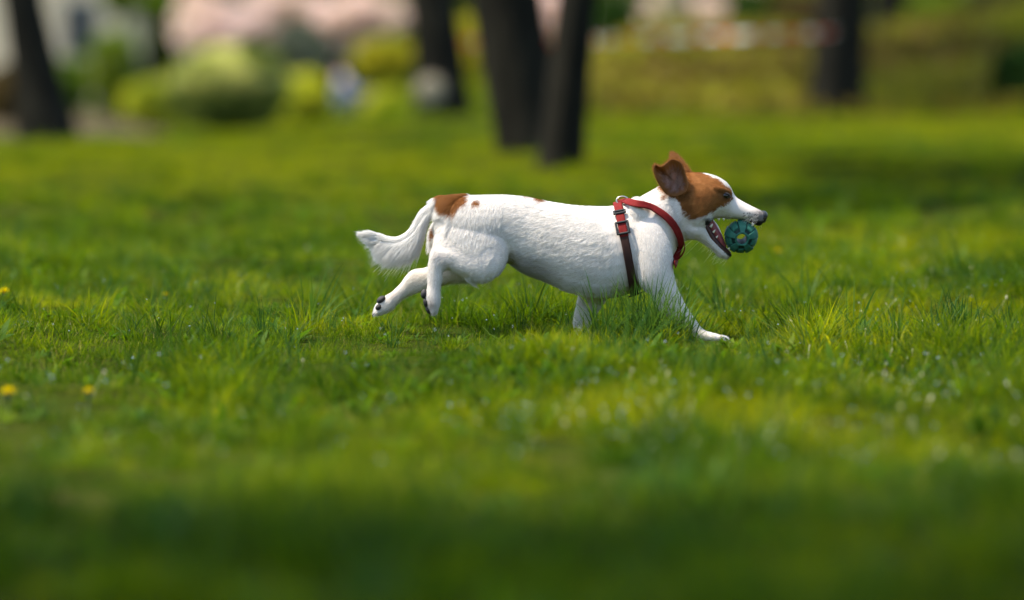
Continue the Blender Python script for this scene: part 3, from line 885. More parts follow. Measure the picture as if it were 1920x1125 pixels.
TORSO = [(824, 378, 813, 436, .018, 0), (838, 370, 824, 468, .040, 0), (868, 367, 850, 490, .053, 0), (910, 366, 900, 492, .057, 0),
         (950, 366, 945, 488, .053, 0), (990, 370, 985, 511, .053, 0, -.05), (1030, 378, 1030, 529, .060, 0, -.08), (1077, 385, 1077, 550, .066, 0, -.1),
         (1125, 387, 1125, 559, .068, 0, -.1), (1160, 384, 1170, 553, .066, 0, -.08), (1190, 374, 1210, 535, .060, 0, -.05), (1212, 363, 1240, 512, .054, 0),
         (1228, 354, 1260, 484, .047, 0), (1243, 345, 1274, 459, .043, 0), (1260, 338, 1288, 450, .040, 0), (1280, 334, 1300, 449, .036, 0), (1292, 345, 1305, 440, .024, 0)]
SKULL = [(1255, 350, 1262, 410, .022, 0), (1266, 333, 1272, 430, .036, 0), (1284, 325, 1290, 441, .044, 0), (1305, 323, 1308, 440, .047, 0, -.05), (1325, 325, 1326, 428, .046, 0, -.05),
         (1345, 331, 1337, 411, .041, 0, -.02), (1361, 341, 1351, 408, .035, 0, 0), (1370, 352, 1360, 409, .030, 0, -.06), (1379, 368, 1369, 410, .0245, 0, -.1), (1392, 377, 1383, 411, .0215, 0, -.1),
         (1409, 386, 1399, 413, .0195, 0, -.1), (1424, 393, 1413, 420, .0165, 0), (1433, 398, 1423, 424, .0125, 0), (1437, 402, 1429, 421, .006, 0)]
JAW = [(1300, 405, 1278, 440, .036, 0), (1317, 412, 1294, 448, .038, 0), (1326, 424, 1306, 450, .033, 0), (1334, 439, 1320, 457.5, .0265, 0), (1345, 453, 1336, 469, .0215, 0),
       (1358, 466, 1348, 481, .0175, 0), (1369, 474, 1360, 485, .012, 0), (1374, 478, 1367, 484, .005, 0)]
FORE_NEAR = [(1222, 398, 1192, 404, .014, -.034), (1243, 424, 1184, 430, .024, -.038), (1257, 455, 1184, 465, .030, -.042), (1262, 486, 1190, 505, .031, -.046), (1263, 510, 1198, 532, .029, -.048),
             (1268, 534, 1217, 552, .025, -.049), (1279, 560, 1230, 575, .020, -.050), (1291, 580, 1250, 593, .0165, -.051), (1303, 598, 1271, 607, .0145, -.052),
             (1314, 613, 1291, 620, .014, -.052), (1324, 620, 1303, 631, .0155, -.053), (1337, 624, 1319, 640, .0175, -.053), (1350, 628, 1340, 641, .0155, -.053), (1359, 632, 1356, 639, .007, -.053)]
FORE_FAR = [(1196, 470, 1120, 470, .026, .038), (1172, 525, 1102, 520, .026, .044), (1146, 553, 1086, 550, .022, .046), (1127, 576, 1080, 576, .018, .047), (1113, 600, 1075, 599, .015, .048),
            (1106, 616, 1076, 614, .0142, .048), (1108, 627, 1077, 629, .016, .048), (1118, 632, 1090, 640, .016, .048), (1126, 636, 1112, 641, .008, .048)]
THIGH_NEAR = [(925, 380, 850, 392, .012, -.028), (944, 412, 828, 420, .020, -.032), (953, 446, 813, 452, .025, -.037), (954, 478, 812, 484, .028, -.041), (946, 502, 838, 503, .027, -.044),
              (934, 517, 872, 520, .021, -.045), (916, 527, 890, 529, .010, -.045)]
SHIN_NEAR = [(930, 470, 905, 524, .021, -.048), (892, 466, 878, 519, .021, -.049), (858, 464, 853, 506, .018, -.050), (833, 463, 838, 507, .0150, -.051), (812, 466, 832, 509, .0135, -.052),
             (804, 488, 830, 515, .0122, -.053), (802, 513, 829, 525, .0115, -.054), (801, 537, 826, 541, .0115, -.054), (797, 556, 826, 561, .0140, -.054), (799, 571, 824, 574, .0135, -.054),
             (804, 583, 820, 583, .010, -.054), (808, 589, 815, 588, .004, -.054)]
THIGH_FAR = [(920, 385, 835, 398, .016, .030), (930, 420, 809, 424, .027, .038), (930, 455, 803, 454, .030, .044), (922, 488, 810, 486, .028, .046), (905, 512, 832, 512, .022, .046), (885, 526, 855, 526, .010, .046)]
SHIN_FAR = [(905, 478, 880, 528, .021, .046), (862, 484, 850, 530, .020, .047), (822, 492, 815, 541, .017, .048), (796, 502, 791, 547, .0155, .049), (777, 505, 778, 551, .0138, .050),
            (764, 514, 768, 555, .0125, .050), (752, 530, 758, 560, .0115, .050), (736, 546, 748, 568, .0115, .050), (720, 556, 737, 580, .0128, .050), (707, 568, 725, 587, .0130, .050), (701, 579, 712, 591, .009, .050), (699, 586, 705, 591, .004, .050)]
TAIL = [(856, 372, 848, 404, .015, 0), (838, 369, 838, 401, .0140, 0), (820, 373, 828, 399, .0125, 0), (804, 382, 816, 402, .0110, 0), (791, 392, 805, 411, .0100, 0), (782, 404, 796, 422, .0095, 0),
        (774, 419, 786, 436, .0090, 0), (762, 434, 771, 452, .0085, 0), (746, 443, 751, 461, .0080, 0), (729, 443, 730, 462, .0075, 0), (714, 438, 713, 456, .0066, 0), (700, 435, 699, 448, .0052, 0), (688, 435, 687, 443, .0036, 0), (679, 436, 678, 440, .0018, 0)]
STERNUM = [(1255, 478, 1238, 508, .012, -.0), (1240, 490, 1215, 535, .030, 0), (1200, 500, 1185, 549, .036, 0), (1150, 510, 1150, 558, .030, 0)]
BROW = [(1338, 346, 1340, 358, .004, -.036), (1351, 349, 1351, 360, .007, -.0325), (1364, 354, 1362, 362, .006, -.027), (1373, 361, 1370, 367, .003, -.022)]
BROWF = [tuple(s[:5]) + (-s[5],) for s in BROW]

# flow: each piece lists (sections, direction along sections of the lie of the hair)
PIECES = [(TORSO, -1, 'body'), (SKULL, -1, 'head'), (JAW, -1, 'head'), (FORE_NEAR, 1, 'leg'), (FORE_FAR, 1, 'leg'), (THIGH_NEAR, 1, 'thigh'), (SHIN_NEAR, 1, 'leg'),
          (THIGH_FAR, 1, 'thigh'), (SHIN_FAR, 1, 'leg'), (TAIL, 1, 'tail')]
parts, flow_pts, flow_dir, flow_kind = [], [], [], []
for sec, sgn, kd in PIECES:
    V, F, ctr = loft(sec)
    parts.append((V, F))
    t = np.gradient(ctr, axis=0) * sgn
    t /= np.linalg.norm(t, axis=1)[:, None] + 1e-9
    flow_pts.append(ctr); flow_dir.append(t); flow_kind += [kd] * len(ctr)
for sec in (STERNUM, BROW, BROWF):
    V, F, _ = loft(sec); parts.append((V, F))
# cheeks, shoulder blade and toes
for c, r_, rt in ((P(1306, 398, -.034), (.020, .012, .024), 0.2), (P(1306, 398, .034), (.020, .012, .024), 0.2),
                  (P(1202, 405, -.038), (.019, .016, .034), -0.3), (P(1202, 405, .038), (.019, .016, .034), -0.3)):
    parts.append(ellipsoid(c, r_, Euler((0, rt, 0))))
for (tx, ty, ty2) in ((1352, 634, -.064), (1356, 635, -.056), (1356, 635, -.048), (1351, 634, -.041)):
    parts.append(ellipsoid(P(tx, ty, ty2), (.0085, .0046, .0058), Euler((0, 0.15, 0)), 12, 8))
for (tx, ty, ty2) in ((812, 580, -.062), (816, 581, -.055), (816, 581, -.048)):
    parts.append(ellipsoid(P(tx, ty, ty2), (.0052, .0044, .0085), Euler((0, 0.3, 0)), 12, 8))
for (tx, ty, ty2) in ((709, 584, .042), (708, 585, .050), (709, 584, .058)):
    parts.append(ellipsoid(P(tx, ty, ty2), (.0085, .0044, .0055), Euler((0, -0.8, 0)), 12, 8))
Vd, Fd = merge(parts)
raw = mesh_obj('raw_body', Vd, Fd)
md = raw.modifiers.new('remesh', 'REMESH'); md.mode = 'VOXEL'; md.voxel_size = 0.0021
md = raw.modifiers.new('smooth', 'SMOOTH'); md.factor = 0.5; md.iterations = 7
dg = bpy.context.evaluated_depsgraph_get()
body_me = bpy.data.meshes.new_from_object(raw.evaluated_get(dg))
bpy.data.objects.remove(raw)
body_me.name = 'body'
body_me.polygons.foreach_set('use_smooth', [True] * len(body_me.polygons))
dog = empty('dog', (float(P(1080, 635)[0]), 0, 0), 'white terrier with tan face and rump patches running across the lawn', 'dog')
body = bpy.data.objects.new('body', body_me); C.objects.link(body)
body.parent = dog; body.matrix_parent_inverse = dog.matrix_world.inverted()

nv = len(body_me.vertices)
bv = np.empty(nv * 3); body_me.vertices.foreach_get('co', bv); bv = bv.reshape(-1, 3)
bn = np.empty(nv * 3); body_me.vertices.foreach_get('normal', bn); bn = bn.reshape(-1, 3)

def inside(px, py, poly):
    poly = np.asarray(poly, float); res = np.zeros(len(px), bool)
    j = len(poly) - 1
    for i in range(len(poly)):
        xi, yi = poly[i]; xj, yj = poly[j]
        hit = ((yi > py) != (yj > py)) & (px < (xj - xi) * (py - yi) / (yj - yi + 1e-12) + xi)
        res ^= hit; j = i
    return res

FACE = [(1236, 350), (1262, 326), (1290, 316), (1308, 316), (1325, 325), (1341, 333), (1355, 343), (1367, 352), (1373, 361), (1376, 371), (1368, 381), (1355, 388), (1340, 395), (1324, 403), (1312, 410), (1303, 411), (1290, 402), (1278, 387), (1267, 372), (1252, 366), (1241, 360)]
RUMP = [(822, 360), (887, 360), (881, 372), (870, 382), (858, 392), (847, 405), (840, 402), (834, 390), (828, 379)]
BACK = [(982, 360), (1005, 360), (1018, 370), (1029, 377), (1025, 382), (1013, 379), (1003, 373), (990, 371)]
WHITE = np.array((0.87, 0.855, 0.825)); TAN = np.array((0.25, 0.098, 0.024)); TANL = np.array((0.38, 0.165, 0.045)); DARK = np.array((0.020, 0.018, 0.018)); GREY = np.array((0.16, 0.15, 0.15))
PINKSK = np.array((0.52, 0.36, 0.31))

def coat(v, r_, jit=2.0):
    """Colour of the coat at points of the skin."""
    px, py = to_px(v)
    n = len(v)
    jx, jy = px + r_.normal(0, jit, n), py + r_.normal(0, jit, n)
    jx = jx + 1.6 * np.sin(py * 0.35 + v[:, 1] * 90); jy = jy + 1.6 * np.sin(px * 0.31 + v[:, 1] * 70)
    col = np.tile(WHITE, (n, 1))
    col *= (1 - 0.05 * r_.random(n) - 0.05 * np.clip(np.sin(v[:, 0] * 61 + v[:, 2] * 83) * np.sin(v[:, 2] * 140 + 1), 0, 1))[:, None]
    tone = np.clip(0.45 + 0.35 * np.sin(px * 0.11 + 1.2) * np.sin(py * 0.13) + r_.normal(0, 0.18, n), 0, 1)[:, None]
    tan = TAN * (1 - tone) + TANL * tone
    face = inside(jx, jy, FACE) & ~((np.abs(v[:, 1]) < 0.010 + 0.003 * np.sin(px * .2)) & (px > 1322) & (bn_z(v) > 0.2))
    m = face | inside(jx, jy, RUMP) | (inside(jx, jy, BACK))
    m |= ((px - 894) / 7) ** 2 + ((py - 380) / 5.5) ** 2 < 1 + r_.normal(0, .2, n)
    m |= (((px - 1247) / 4.5) ** 2 + ((py - 370) / 4.5) ** 2 < 1 + r_.normal(0, .2, n)) & (v[:, 1] < 0)
    m |= (((px - 814) / 6) ** 2 + ((py - 440) / 9) ** 2 < 1) & (v[:, 1] > 0.02)
    col[m] = tan[m]
    # darker shading of the mask round the eye and below the ear
    eye = np.exp(-(((px - 1361) / 13) ** 2 + ((py - 368) / 9) ** 2))[:, None] * face[:, None]
    col = col * (1 - 0.75 * eye)
    e2 = np.exp(-(((px - 1284) / 12) ** 2 + ((py - 366) / 14) ** 2))[:, None] * face[:, None]
    col = col * (1 - 0.45 * e2)
    # muzzle: grey towards the nose, dark lip line, ticking
    g = np.clip((px - 1403 + 0.6 * (py - 400)) / 26, 0, 1) * (px > 1398)
    g = np.clip(g + 0.25 * r_.random(n) * (px > 1400) * (py > 396), 0, 1)[:, None] * 0.85
    col = col * (1 - g) + GREY * 0.55 * g
    tick = (r_.random(n) < 0.16) & (px > 1392) & (px < 1424) & (py > 398)
    col[tick] = GREY * 0.5
    lip = np.exp(-((py - 412) / 3.2) ** 2) * (px > 1322) * (px < 1372) * (px > 1318)
    col = col * (1 - 0.8 * lip[:, None]) + DARK * 0.8 * lip[:, None]
    # lower jaw: dark lip edge and inside of the mouth
    ex = np.interp(px, [1322, 1334, 1345, 1358, 1370, 1376], [416, 439, 453, 466, 474, 478])
    below = (py - ex)
    jl = ((px > 1322) & (py > 414) & (below < 5.5 + 5 * smooth(1352, 1372, px)))
    col[jl] = DARK
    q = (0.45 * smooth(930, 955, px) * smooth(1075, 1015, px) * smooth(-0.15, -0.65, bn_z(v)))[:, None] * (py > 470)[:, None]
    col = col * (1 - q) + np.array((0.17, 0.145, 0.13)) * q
    # bare skin tints on feet and hock
    for (cx, cy, rx, ry, a) in ((808, 572, 10, 10, .45), (838, 498, 14, 8, .30), (735, 550, 7, 7, .5), (1222, 563, 6, 5, .6), (826, 482, 14, 9, .18)):
        q = a * np.exp(-(((px - cx) / rx) ** 2 + ((py - cy) / ry) ** 2))[:, None]
        col = col * (1 - q) + PINKSK * 0.75 * q
    return col

kdv = KDTree(nv)
for i in range(0, nv, 1):
    kdv.insert(bv[i], i)
kdv.balance()
_bnz = [None]
def bn_z(v):
    return _bnz[0]
_bnz[0] = bn[:, 2]
vc = coat(bv, np.random.default_rng(3), 0.6)
ca = body_me.color_attributes.new('coat', 'FLOAT_COLOR', 'POINT')
ca.data.foreach_set('color', np.concatenate([vc * np.array((0.72, 0.66, 0.62)), np.ones((nv, 1))], 1).ravel())
m, nt, b, o = new_mat('dog_skin')
at = nt.nodes.new('ShaderNodeAttribute'); at.attribute_name = 'coat'
nt.links.new(at.outputs['Color'], b.inputs['Base Color'])
b.inputs['Roughness'].default_value = 0.75
b.inputs['Specular IOR Level'].default_value = 0.2
body_me.materials.clear(); body_me.materials.append(m)

# ------------------------------------------------------------------ harness (paths found on the body itself)
body_me.calc_loop_triangles()
tri = np.empty(len(body_me.loop_triangles) * 3, np.int32); body_me.loop_triangles.foreach_get('vertices', tri); tri = tri.reshape(-1, 3)
bvh = BVHTree.FromPolygons([tuple(v) for v in bv], [tuple(int(i) for i in t) for t in tri])

def ring_on_body(centre, u, w, n=96, off=0.0045, reach=0.2):
    """Closed loop: rays from outside towards centre in the plane (u, w)."""
    pts, nrm = [], []
    c = Vector(centre)
    for i in range(n):
        a = 2 * math.pi * i / n
        d = Vector(u) * math.cos(a) + Vector(w) * math.sin(a)
        h = bvh.ray_cast(c + d * reach, -d, reach)
        if h[0] is None:
            pts.append(np.array(c + d * 0.05)); nrm.append(np.array(d)); continue
        pts.append(np.array(h[0])); nrm.append(np.array(d))
    pts, nrm = np.array(pts), np.array(nrm)
    rad = np.sum((pts - np.array(c)) * nrm, 1)
    for _ in range(2):      # a strap bridges hollows
        sm = (np.roll(rad, 1) + np.roll(rad, -1) + np.roll(rad, 2) + np.roll(rad, -2)) / 4
        rad = np.maximum(rad, sm)
    for _ in range(3):
        rad = np.maximum(rad, 0.25 * np.roll(rad, 1) + 0.5 * rad + 0.25 * np.roll(rad, -1))
    return np.array(c) + nrm * (rad + off)[:, None], nrm

def strap(pts, nrm, width, thick, closed=True, i0=0, i1=None):
    """A flat webbing band with rounded edges along the points, lying on the surface normals."""
    n = len(pts)
    t = np.roll(pts, -1, 0) - np.roll(pts, 1, 0) if closed else np.gradient(pts, axis=0)
    t /= np.linalg.norm(t, axis=1)[:, None] + 1e-9
    nn = nrm - t * np.sum(nrm * t, 1)[:, None]; nn /= np.linalg.norm(nn, axis=1)[:, None]
    s = np.cross(t, nn)
    prof = [(-.5, 0), (-.47, .8), (-.30, 1.0), (-.1, .9), (.1, .9), (.30, 1.0), (.47, .8), (.5, 0), (.4, -.2), (-.4, -.2)]
    m_ = len(prof)
    V, F = [], []
    for i in range(n):
        for (a, h) in prof:
            V.append(pts[i] + s[i] * a * width + nn[i] * h * thick)
    last = n if closed else n - 1
    for i in range(last):
        k = (i + 1) % n
        for j in range(m_):
            q = (j + 1) % m_
            F.append((i * m_ + j, i * m_ + q, k * m_ + q, k * m_ + j))
    if not closed:
        F.append(tuple(range(m_ - 1, -1, -1))); F.append(tuple(range((n - 1) * m_, n * m_)))
    return V, F

def webbing(name, col):
    m, nt, b, o = new_mat(name)
    tc = nt.nodes.new('ShaderNodeTexCoord')
    w = nt.nodes.new('ShaderNodeTexWave'); w.inputs['Scale'].default_value = 420; w.inputs['Distortion'].default_value = 1.5; w.bands_direction = 'DIAGONAL'
    nt.links.new(tc.outputs['Object'], w.inputs['Vector'])
    f = noise(nt, 90, 4)
    c0 = ramp(nt, f, [(0.3, tuple(x * 0.7 for x in col)), (0.7, tuple(x * 1.15 for x in col))])
    c1 = mixc(nt, w.outputs[0], c0, tuple(x * 0.6 for x in col))
    nt.links.new(c1, b.inputs['Base Color'])
    b.inputs['Roughness'].default_value = 0.7
    b.inputs['Specular IOR Level'].default_value = 0.15
    bump(nt, b, w.outputs[0], 0.4, 0.0006)
    return m
red_m = webbing('red_webbing', (0.235, 0.014, 0.013))
brown_m = webbing('brown_webbing', (0.055, 0.024, 0.018))
buckle_m = plain('grey_plastic', (0.022, 0.025, 0.027), 0.6, 0.2, 200, spec=0.25)
steel_m = plain('ring_metal', (0.55, 0.50, 0.42), 0.3, 0.1, 100, metal=1.0)

# girth band: plane through the withers and the brisket
top, bot = P(1158, 384), P(1189, 551)
ax = (top - bot) / np.linalg.norm(top - bot)
cen = (top + bot) / 2
girth, gn_ = ring_on_body(cen, ax, (0, -1, 0), 120)
neck_t, neck_b = P(1180, 380), P(1266, 492)
axn = (neck_t - neck_b) / np.linalg.norm(neck_t - neck_b)
cn = (neck_t + neck_b) / 2
# the neck band bows forward: its plane is tilted, and each side runs ahead towards the throat
nk, nkn = [], []
NPATH = [(1160, 384), (1178, 381), (1200, 385), (1222, 392), (1243, 403), (1259, 418), (1269, 436), (1273, 455), (1270, 474), (1264, 488), (1259, 497)]
npx = catmull(NPATH, 6)
for side in (-1, 1):
    row, rown = [], []
    for (px, py) in npx:
        o_ = Vector(P(px, py, side * 0.25)); d_ = Vector((0, -side, 0))
        if side < 0:
            d_ = (o_ - Vector(cam.location)).normalized()
        else:
            d_ = Vector((0, -1, 0))
        h = bvh.ray_cast(o_, d_, 0.5)
        if h[0] is None or abs(h[0].y) < 0.002:
            p_ = Vector(P(px, py, 0)); n_ = Vector((0.0, side, 0.4)).normalized()
        else:
            p_, n_ = h[0], h[1]
        row.append(np.array(p_)); rown.append(np.array(n_))
    row, rown = np.array(row), np.array(rown)
    for _ in range(8):
        row[1:-1] = (row[:-2] + 2 * row[1:-1] + row[2:]) / 4; rown[1:-1] = (rown[:-2] + 2 * rown[1:-1] + rown[2:]) / 4
    rown /= np.linalg.norm(rown, axis=1)[:, None]
    nk.append(row + rown * 0.006); nkn.append(rown)

harness = empty('dog_harness', tuple(girth[0]), 'red and brown webbing harness worn by the white terrier', 'harness')
n_g = len(girth)
# angle 0 = withers, pi/2 = near side
def girth_slice(a0, a1):
    k = [i % n_g for i in range(int(a0 / 360 * n_g), int(a1 / 360 * n_g) + 1)]
    return girth[k], gn_[k]
gp, gq = girth_slice(-70, 71)
mesh_obj('girth_strap', *strap(gp, gq, 0.0148, 0.0016, False), red_m, harness)
gp, gq = girth_slice(66, 294)
lower = mesh_obj('girth_strap', *strap(gp, gq, 0.0142, 0.0014, False), brown_m, harness)
lower['label'] = 'dark brown lower half of the girth band'
for row, rown in zip(nk, nkn):
    mesh_obj('neck_strap', *strap(row, rown, 0.0126, 0.0016, False), red_m, harness)

def frame_at(p, t, n_, w, h, bar, mid=False, thick=None):
    """A rectangular slider: two side bars and two cross bars (and a middle one)."""
    t = t / np.linalg.norm(t); n_ = n_ - t * np.dot(n_, t); n_ /= np.linalg.norm(n_); s = np.cross(t, n_)
    ps = []
    def seg(a, b_, r_):
        return tube(catmull([a, (a + b_) / 2, b_], 4), r_, 8)
    cs_ = [p + s * w / 2 + t * h / 2, p - s * w / 2 + t * h / 2, p - s * w / 2 - t * h / 2, p + s * w / 2 - t * h / 2]
    for i in range(4):
        ps.append(seg(cs_[i], cs_[(i + 1) % 4], bar))
        ps.append(ellipsoid(cs_[i], (bar * 1.05,) * 3, None, 8, 6))
    if mid:
        ps.append(seg(p + s * w / 2, p - s * w / 2, bar))
    return merge(ps)
def girth_near(py):
    """Index on the near side of the girth whose picture height is py."""
    k = np.where(gn_[:, 1] < -0.15)[0]
    yy = to_px(girth[k])[1]
    return k[int(np.argmin(abs(yy - py)))]
for py, h, w in ((398, 0.0055, 0.0182), (427, 0.0205, 0.0200)):
    i = girth_near(py)
    t = girth[(i + 3) % n_g] - girth[i - 3]
    mesh_obj('slider_buckle', *frame_at(girth[i] + gn_[i] * 0.0022, t, gn_[i], w, h, 0.0020), buckle_m, harness)
# leash ring and crossing of the straps on the withers
wp = P(1167, 384, -0.012) + np.array([0, 0, 0.004])
th = np.linspace(0, 2 * math.pi, 25)[:-1]
ringp = [wp + np.array([0.010 * math.cos(a), 0.002 * math.sin(a), 0.007 * math.sin(a) + 0.003]) for a in th]
mesh_obj('leash_ring', *tube(ringp + [ringp[0]], 0.0014, 8), steel_m, harness)
# loose loop of strap hanging at the chest
lp = catmull([P(1262, 494, -.004), P(1270, 487, -.008), P(1279, 478, -.010), P(1284, 467, -.010), P(1283, 458, -.008), P(1277, 454, -.004), P(1272, 460, .0), P(1268, 472, 0.002), P(1264, 482, .002)], 6)
ln_ = np.tile(np.array([0.75, -0.2, -0.6]), (len(lp), 1))
lt = np.gradient(lp, axis=0); ln_ = np.cross(lt, np.array([0, 1, 0.25])); ln_ /= np.linalg.norm(ln_, axis=1)[:, None]
mesh_obj('loose_loop', *strap(lp, ln_, 0.011, 0.0012, False), red_m, harness)
# chest piece: joins the two neck bands and runs between the forelegs to the girth
cpts, cnr = [], []
for (px, py) in catmull([(1262, 490), (1262, 503), (1250, 520), (1232, 538), (1210, 551), (1188, 558), (1170, 560)], 5):
    p0_ = P(px, py)
    h = bvh.find_nearest(Vector((p0_[0] + 0.01, 0, p0_[2] - 0.02)))
    cpts.append(np.array(h[0]) + np.array([0.003, 0, -0.004])); cnr.append(np.array((0.5, 0, -0.85)))
cpts = np.array(cpts); cpts[:, 1] = 0
mesh_obj('chest_strap', *strap(cpts, np.array(cnr), 0.014, 0.0015, False), brown_m, harness)

# ------------------------------------------------------------------ ears
ear_m, nt, b, o = new_mat('ear_skin')
at = nt.nodes.new('ShaderNodeAttribute'); at.attribute_name = 'coat'
nt.links.new(at.outputs['Color'], b.inputs['Base Color'])
b.inputs['Roughness'].default_value = 0.7
tr_ = nt.nodes.new('ShaderNodeBsdfTranslucent'); nt.links.new(at.outputs['Color'], tr_.inputs[0])
mx = nt.nodes.new('ShaderNodeMixShader'); mx.inputs[0].default_value = 0.4
nt.links.new(b.outputs[0], mx.inputs[1]); nt.links.new(tr_.outputs[0], mx.inputs[2]); nt.links.new(mx.outputs[0], o.inputs['Surface'])
def ear(outline, centre, label, inner=True, depth_k=1.0):
    """outline: (px, py, y) round the rim; centre: deepest point of the cup."""
    ol = np.array(outline + [outline[0]], float)
    ol = catmull(ol, 6)[:-1]
    n = len(ol); rings = 12
    cpt = np.array(centre, float)
    V, F, col = [], [], []
    r_ = np.random.default_rng(9)
    for k in range(rings + 1):
        q = k / rings
        for j in range(n):
            px = cpt[0] + (ol[j, 0] - cpt[0]) * q; py = cpt[1] + (ol[j, 1] - cpt[1]) * q
            y = cpt[2] + (ol[j, 2] - cpt[2]) * q ** 2.0 + 0.0016 * math.sin(px * 0.35 + py * 0.2) * (1 - q)
            V.append(P(px, py, y))
            a = smooth(0.55, 0.86, q + 0.06 * math.sin(j * 0.9)) if inner else 1.0
            skin = np.array((0.34, 0.20, 0.17)) * (0.8 + 0.5 * abs(math.sin(px * 0.23)))
            cc = skin * (1 - a) + (TAN * 0.75 + TANL * 0.25) * a
            col.append((*cc, 1))
    for k in range(rings):
        for j in range(n):
            s = (j + 1) % n
            F.append((k * n + j, k * n + s, (k + 1) * n + s, (k + 1) * n + j))
    e = mesh_obj('ear', V, F, ear_m, dog)
    bpy.context.view_layer.update()
    e['label'] = label
    ca = e.data.color_attributes.new('coat', 'FLOAT_COLOR', 'POINT')
    ca.data.foreach_set('color', np.array(col).ravel())
    md = e.modifiers.new('solid', 'SOLIDIFY'); md.thickness = 0.0019; md.offset = 0
    return e, np.array(V).reshape(rings + 1, n, 3), cpt
NEAR_EAR = [(1248, 363, -.040), (1240, 352, -.050), (1232, 338, -.058), (1227, 325, -.062), (1225.5, 316, -.062), (1226.5, 310.5, -.061), (1231, 308.5, -.060), (1237, 312, -.064), (1244, 309.5, -.062), (1251, 304, -.056), (1256.5, 299.5, -.051), (1262, 298.5, -.048), (1270, 301, -.045), (1276, 305, -.042),
            (1282, 316, -.040), (1286, 330, -.040), (1291, 346, -.043), (1288, 358, -.044), (1276, 366, -.041), (1262, 368, -.038)]
near_ear, near_grid, nc = ear(NEAR_EAR, (1268, 344, -.030), 'pricked tan ear showing its pinkish inside')
FAR_EAR = [(1288, 332, .028), (1270, 330, .034), (1260, 315, .040), (1256, 300, .044), (1257, 290, .046), (1260, 286.5, .047), (1266, 288, .045), (1274, 294, .042), (1284, 306, .036), (1291, 316, .030), (1298, 326, .024)]
far_ear, far_grid, fc = ear(FAR_EAR, (1275, 316, .030), 'far tan ear standing up behind the near one', inner=False)

# ------------------------------------------------------------------ eye, nose, mouth, pads, claws
eye_m, nt, b, o = new_mat('eye'); b.inputs['Base Color'].default_value = (0.012, 0.008, 0.006, 1); b.inputs['Roughness'].default_value = 0.08
lid_m = plain('eyelid', (0.03, 0.02, 0.016), 0.5, 0.2, 300)
nose_m = plain('nose_leather', (0.018, 0.017, 0.019), 0.35, 0.3, 300, bumps=0.5)
pad_m = plain('pad_leather', (0.020, 0.018, 0.018), 0.65, 0.3, 300, bumps=0.5)
claw_m = plain('claw_horn', (0.05, 0.04, 0.035), 0.4, 0.2, 200)
tongue_m = plain('tongue', (0.26, 0.055, 0.060), 0.35, 0.25, 120, bumps=0.3)
gum_m = plain('gum', (0.055, 0.018, 0.018), 0.35, 0.4, 150)
tooth_m = plain('tooth', (0.72, 0.66, 0.52), 0.3, 0.08, 100)
def on_body(px, py, side=-1, off=0.0):
    o_ = Vector(P(px, py, side * 0.25))
    d_ = (o_ - Vector(cam.location)).normalized() if side < 0 else Vector((0, -1, 0))
    h = bvh.ray_cast(o_, d_, 0.6)
    if h[0] is None:
        h = bvh.find_nearest(Vector(P(px, py, side * 0.01)))
    return np.array(h[0]) + np.array(h[1]) * off, np.array(h[1])
for side in (-1, 1):
    ep, en = on_body(1361.5, 366.5, side)
    ev = mesh_obj('eye', *ellipsoid(ep - en * 0.0028, (.0074, .0058, .0050), Euler((0, 0.30, 0)), 20, 14), eye_m, dog)
    for s, (o0, w_) in enumerate(((0.0034, 0.0021), (-0.0034, 0.0013))):
        pts = []
        for q in np.linspace(-1, 1, 11):
            x = q * 0.0078; z = o0 * (1 - q * q) * (1.0 if s == 0 else 0.8)
            c_, s_ = math.cos(-0.30), math.sin(-0.30)
            pts.append(ep + np.array([x * c_ - z * s_, 0, x * s_ + z * c_]) + np.array([0, side * (0.0016 - 0.0022 * abs(q)), 0]))
        mesh_obj('eyelid', *tube(pts, [w_ * (1 - 0.6 * abs(q)) for q in np.linspace(-1, 1, 11)], 8), lid_m, ev)
np_ = P(1430, 405, 0)
nparts = [ellipsoid(P(1430.5, 404.5), (.0082, .0105, .0088), Euler((0, 0.35, 0)), 20, 14), ellipsoid(P(1431, 410), (.0058, .0060, .0075), None, 16, 10),
          ellipsoid(P(1429, 408, -.0075), (.0050, .0036, .0046), None, 14, 10), ellipsoid(P(1429, 408, .0075), (.0050, .0036, .0046), None, 14, 10)]
nose = mesh_obj('nose', *merge(nparts), nose_m, dog)
for side in (-1, 1):
    mesh_obj('nostril', *ellipsoid(P(1433.5, 408.0, side * .0082), (.0020, .0022, .0013), Euler((0, 0.5, 0)), 12, 8), gum_m, nose)
# tongue and mouth lining lie on the lower jaw
TONGUE = [(1320, 400, 1318, 425, .022, 0), (1334, 409, 1328, 434, .021, 0), (1345, 421, 1336, 446, .018, 0), (1353, 438, 1345, 458, .015, 0), (1358, 451, 1352, 465, .012, 0), (1362, 459, 1360, 467, .006, 0)]
V, F, _ = loft(TONGUE, 5, 20); mesh_obj('tongue', V, F, tongue_m, dog)
GUM = [(1322, 404, 1318, 430, .030, 0), (1331, 421, 1324, 444, .0265, 0), (1341, 438, 1333, 458, .0222, 0), (1352, 453, 1345, 470, .0182, 0), (1364, 466, 1358, 478, .013, 0), (1371, 473, 1367, 480, .006, 0)]
V, F, _ = loft(GUM, 5, 20); mesh_obj('gum', V, F, gum_m, dog)
def tooth(base, tip, r_):
    base, tip = np.array(base), np.array(tip)
    q = [base, base * 0.6 + tip * 0.4, base * 0.2 + tip * 0.8, tip]
    return mesh_obj('tooth', *tube(q, [r_ * 0.85, r_ * 0.66, r_ * 0.32, r_ * 0.06], 8), tooth_m, dog)
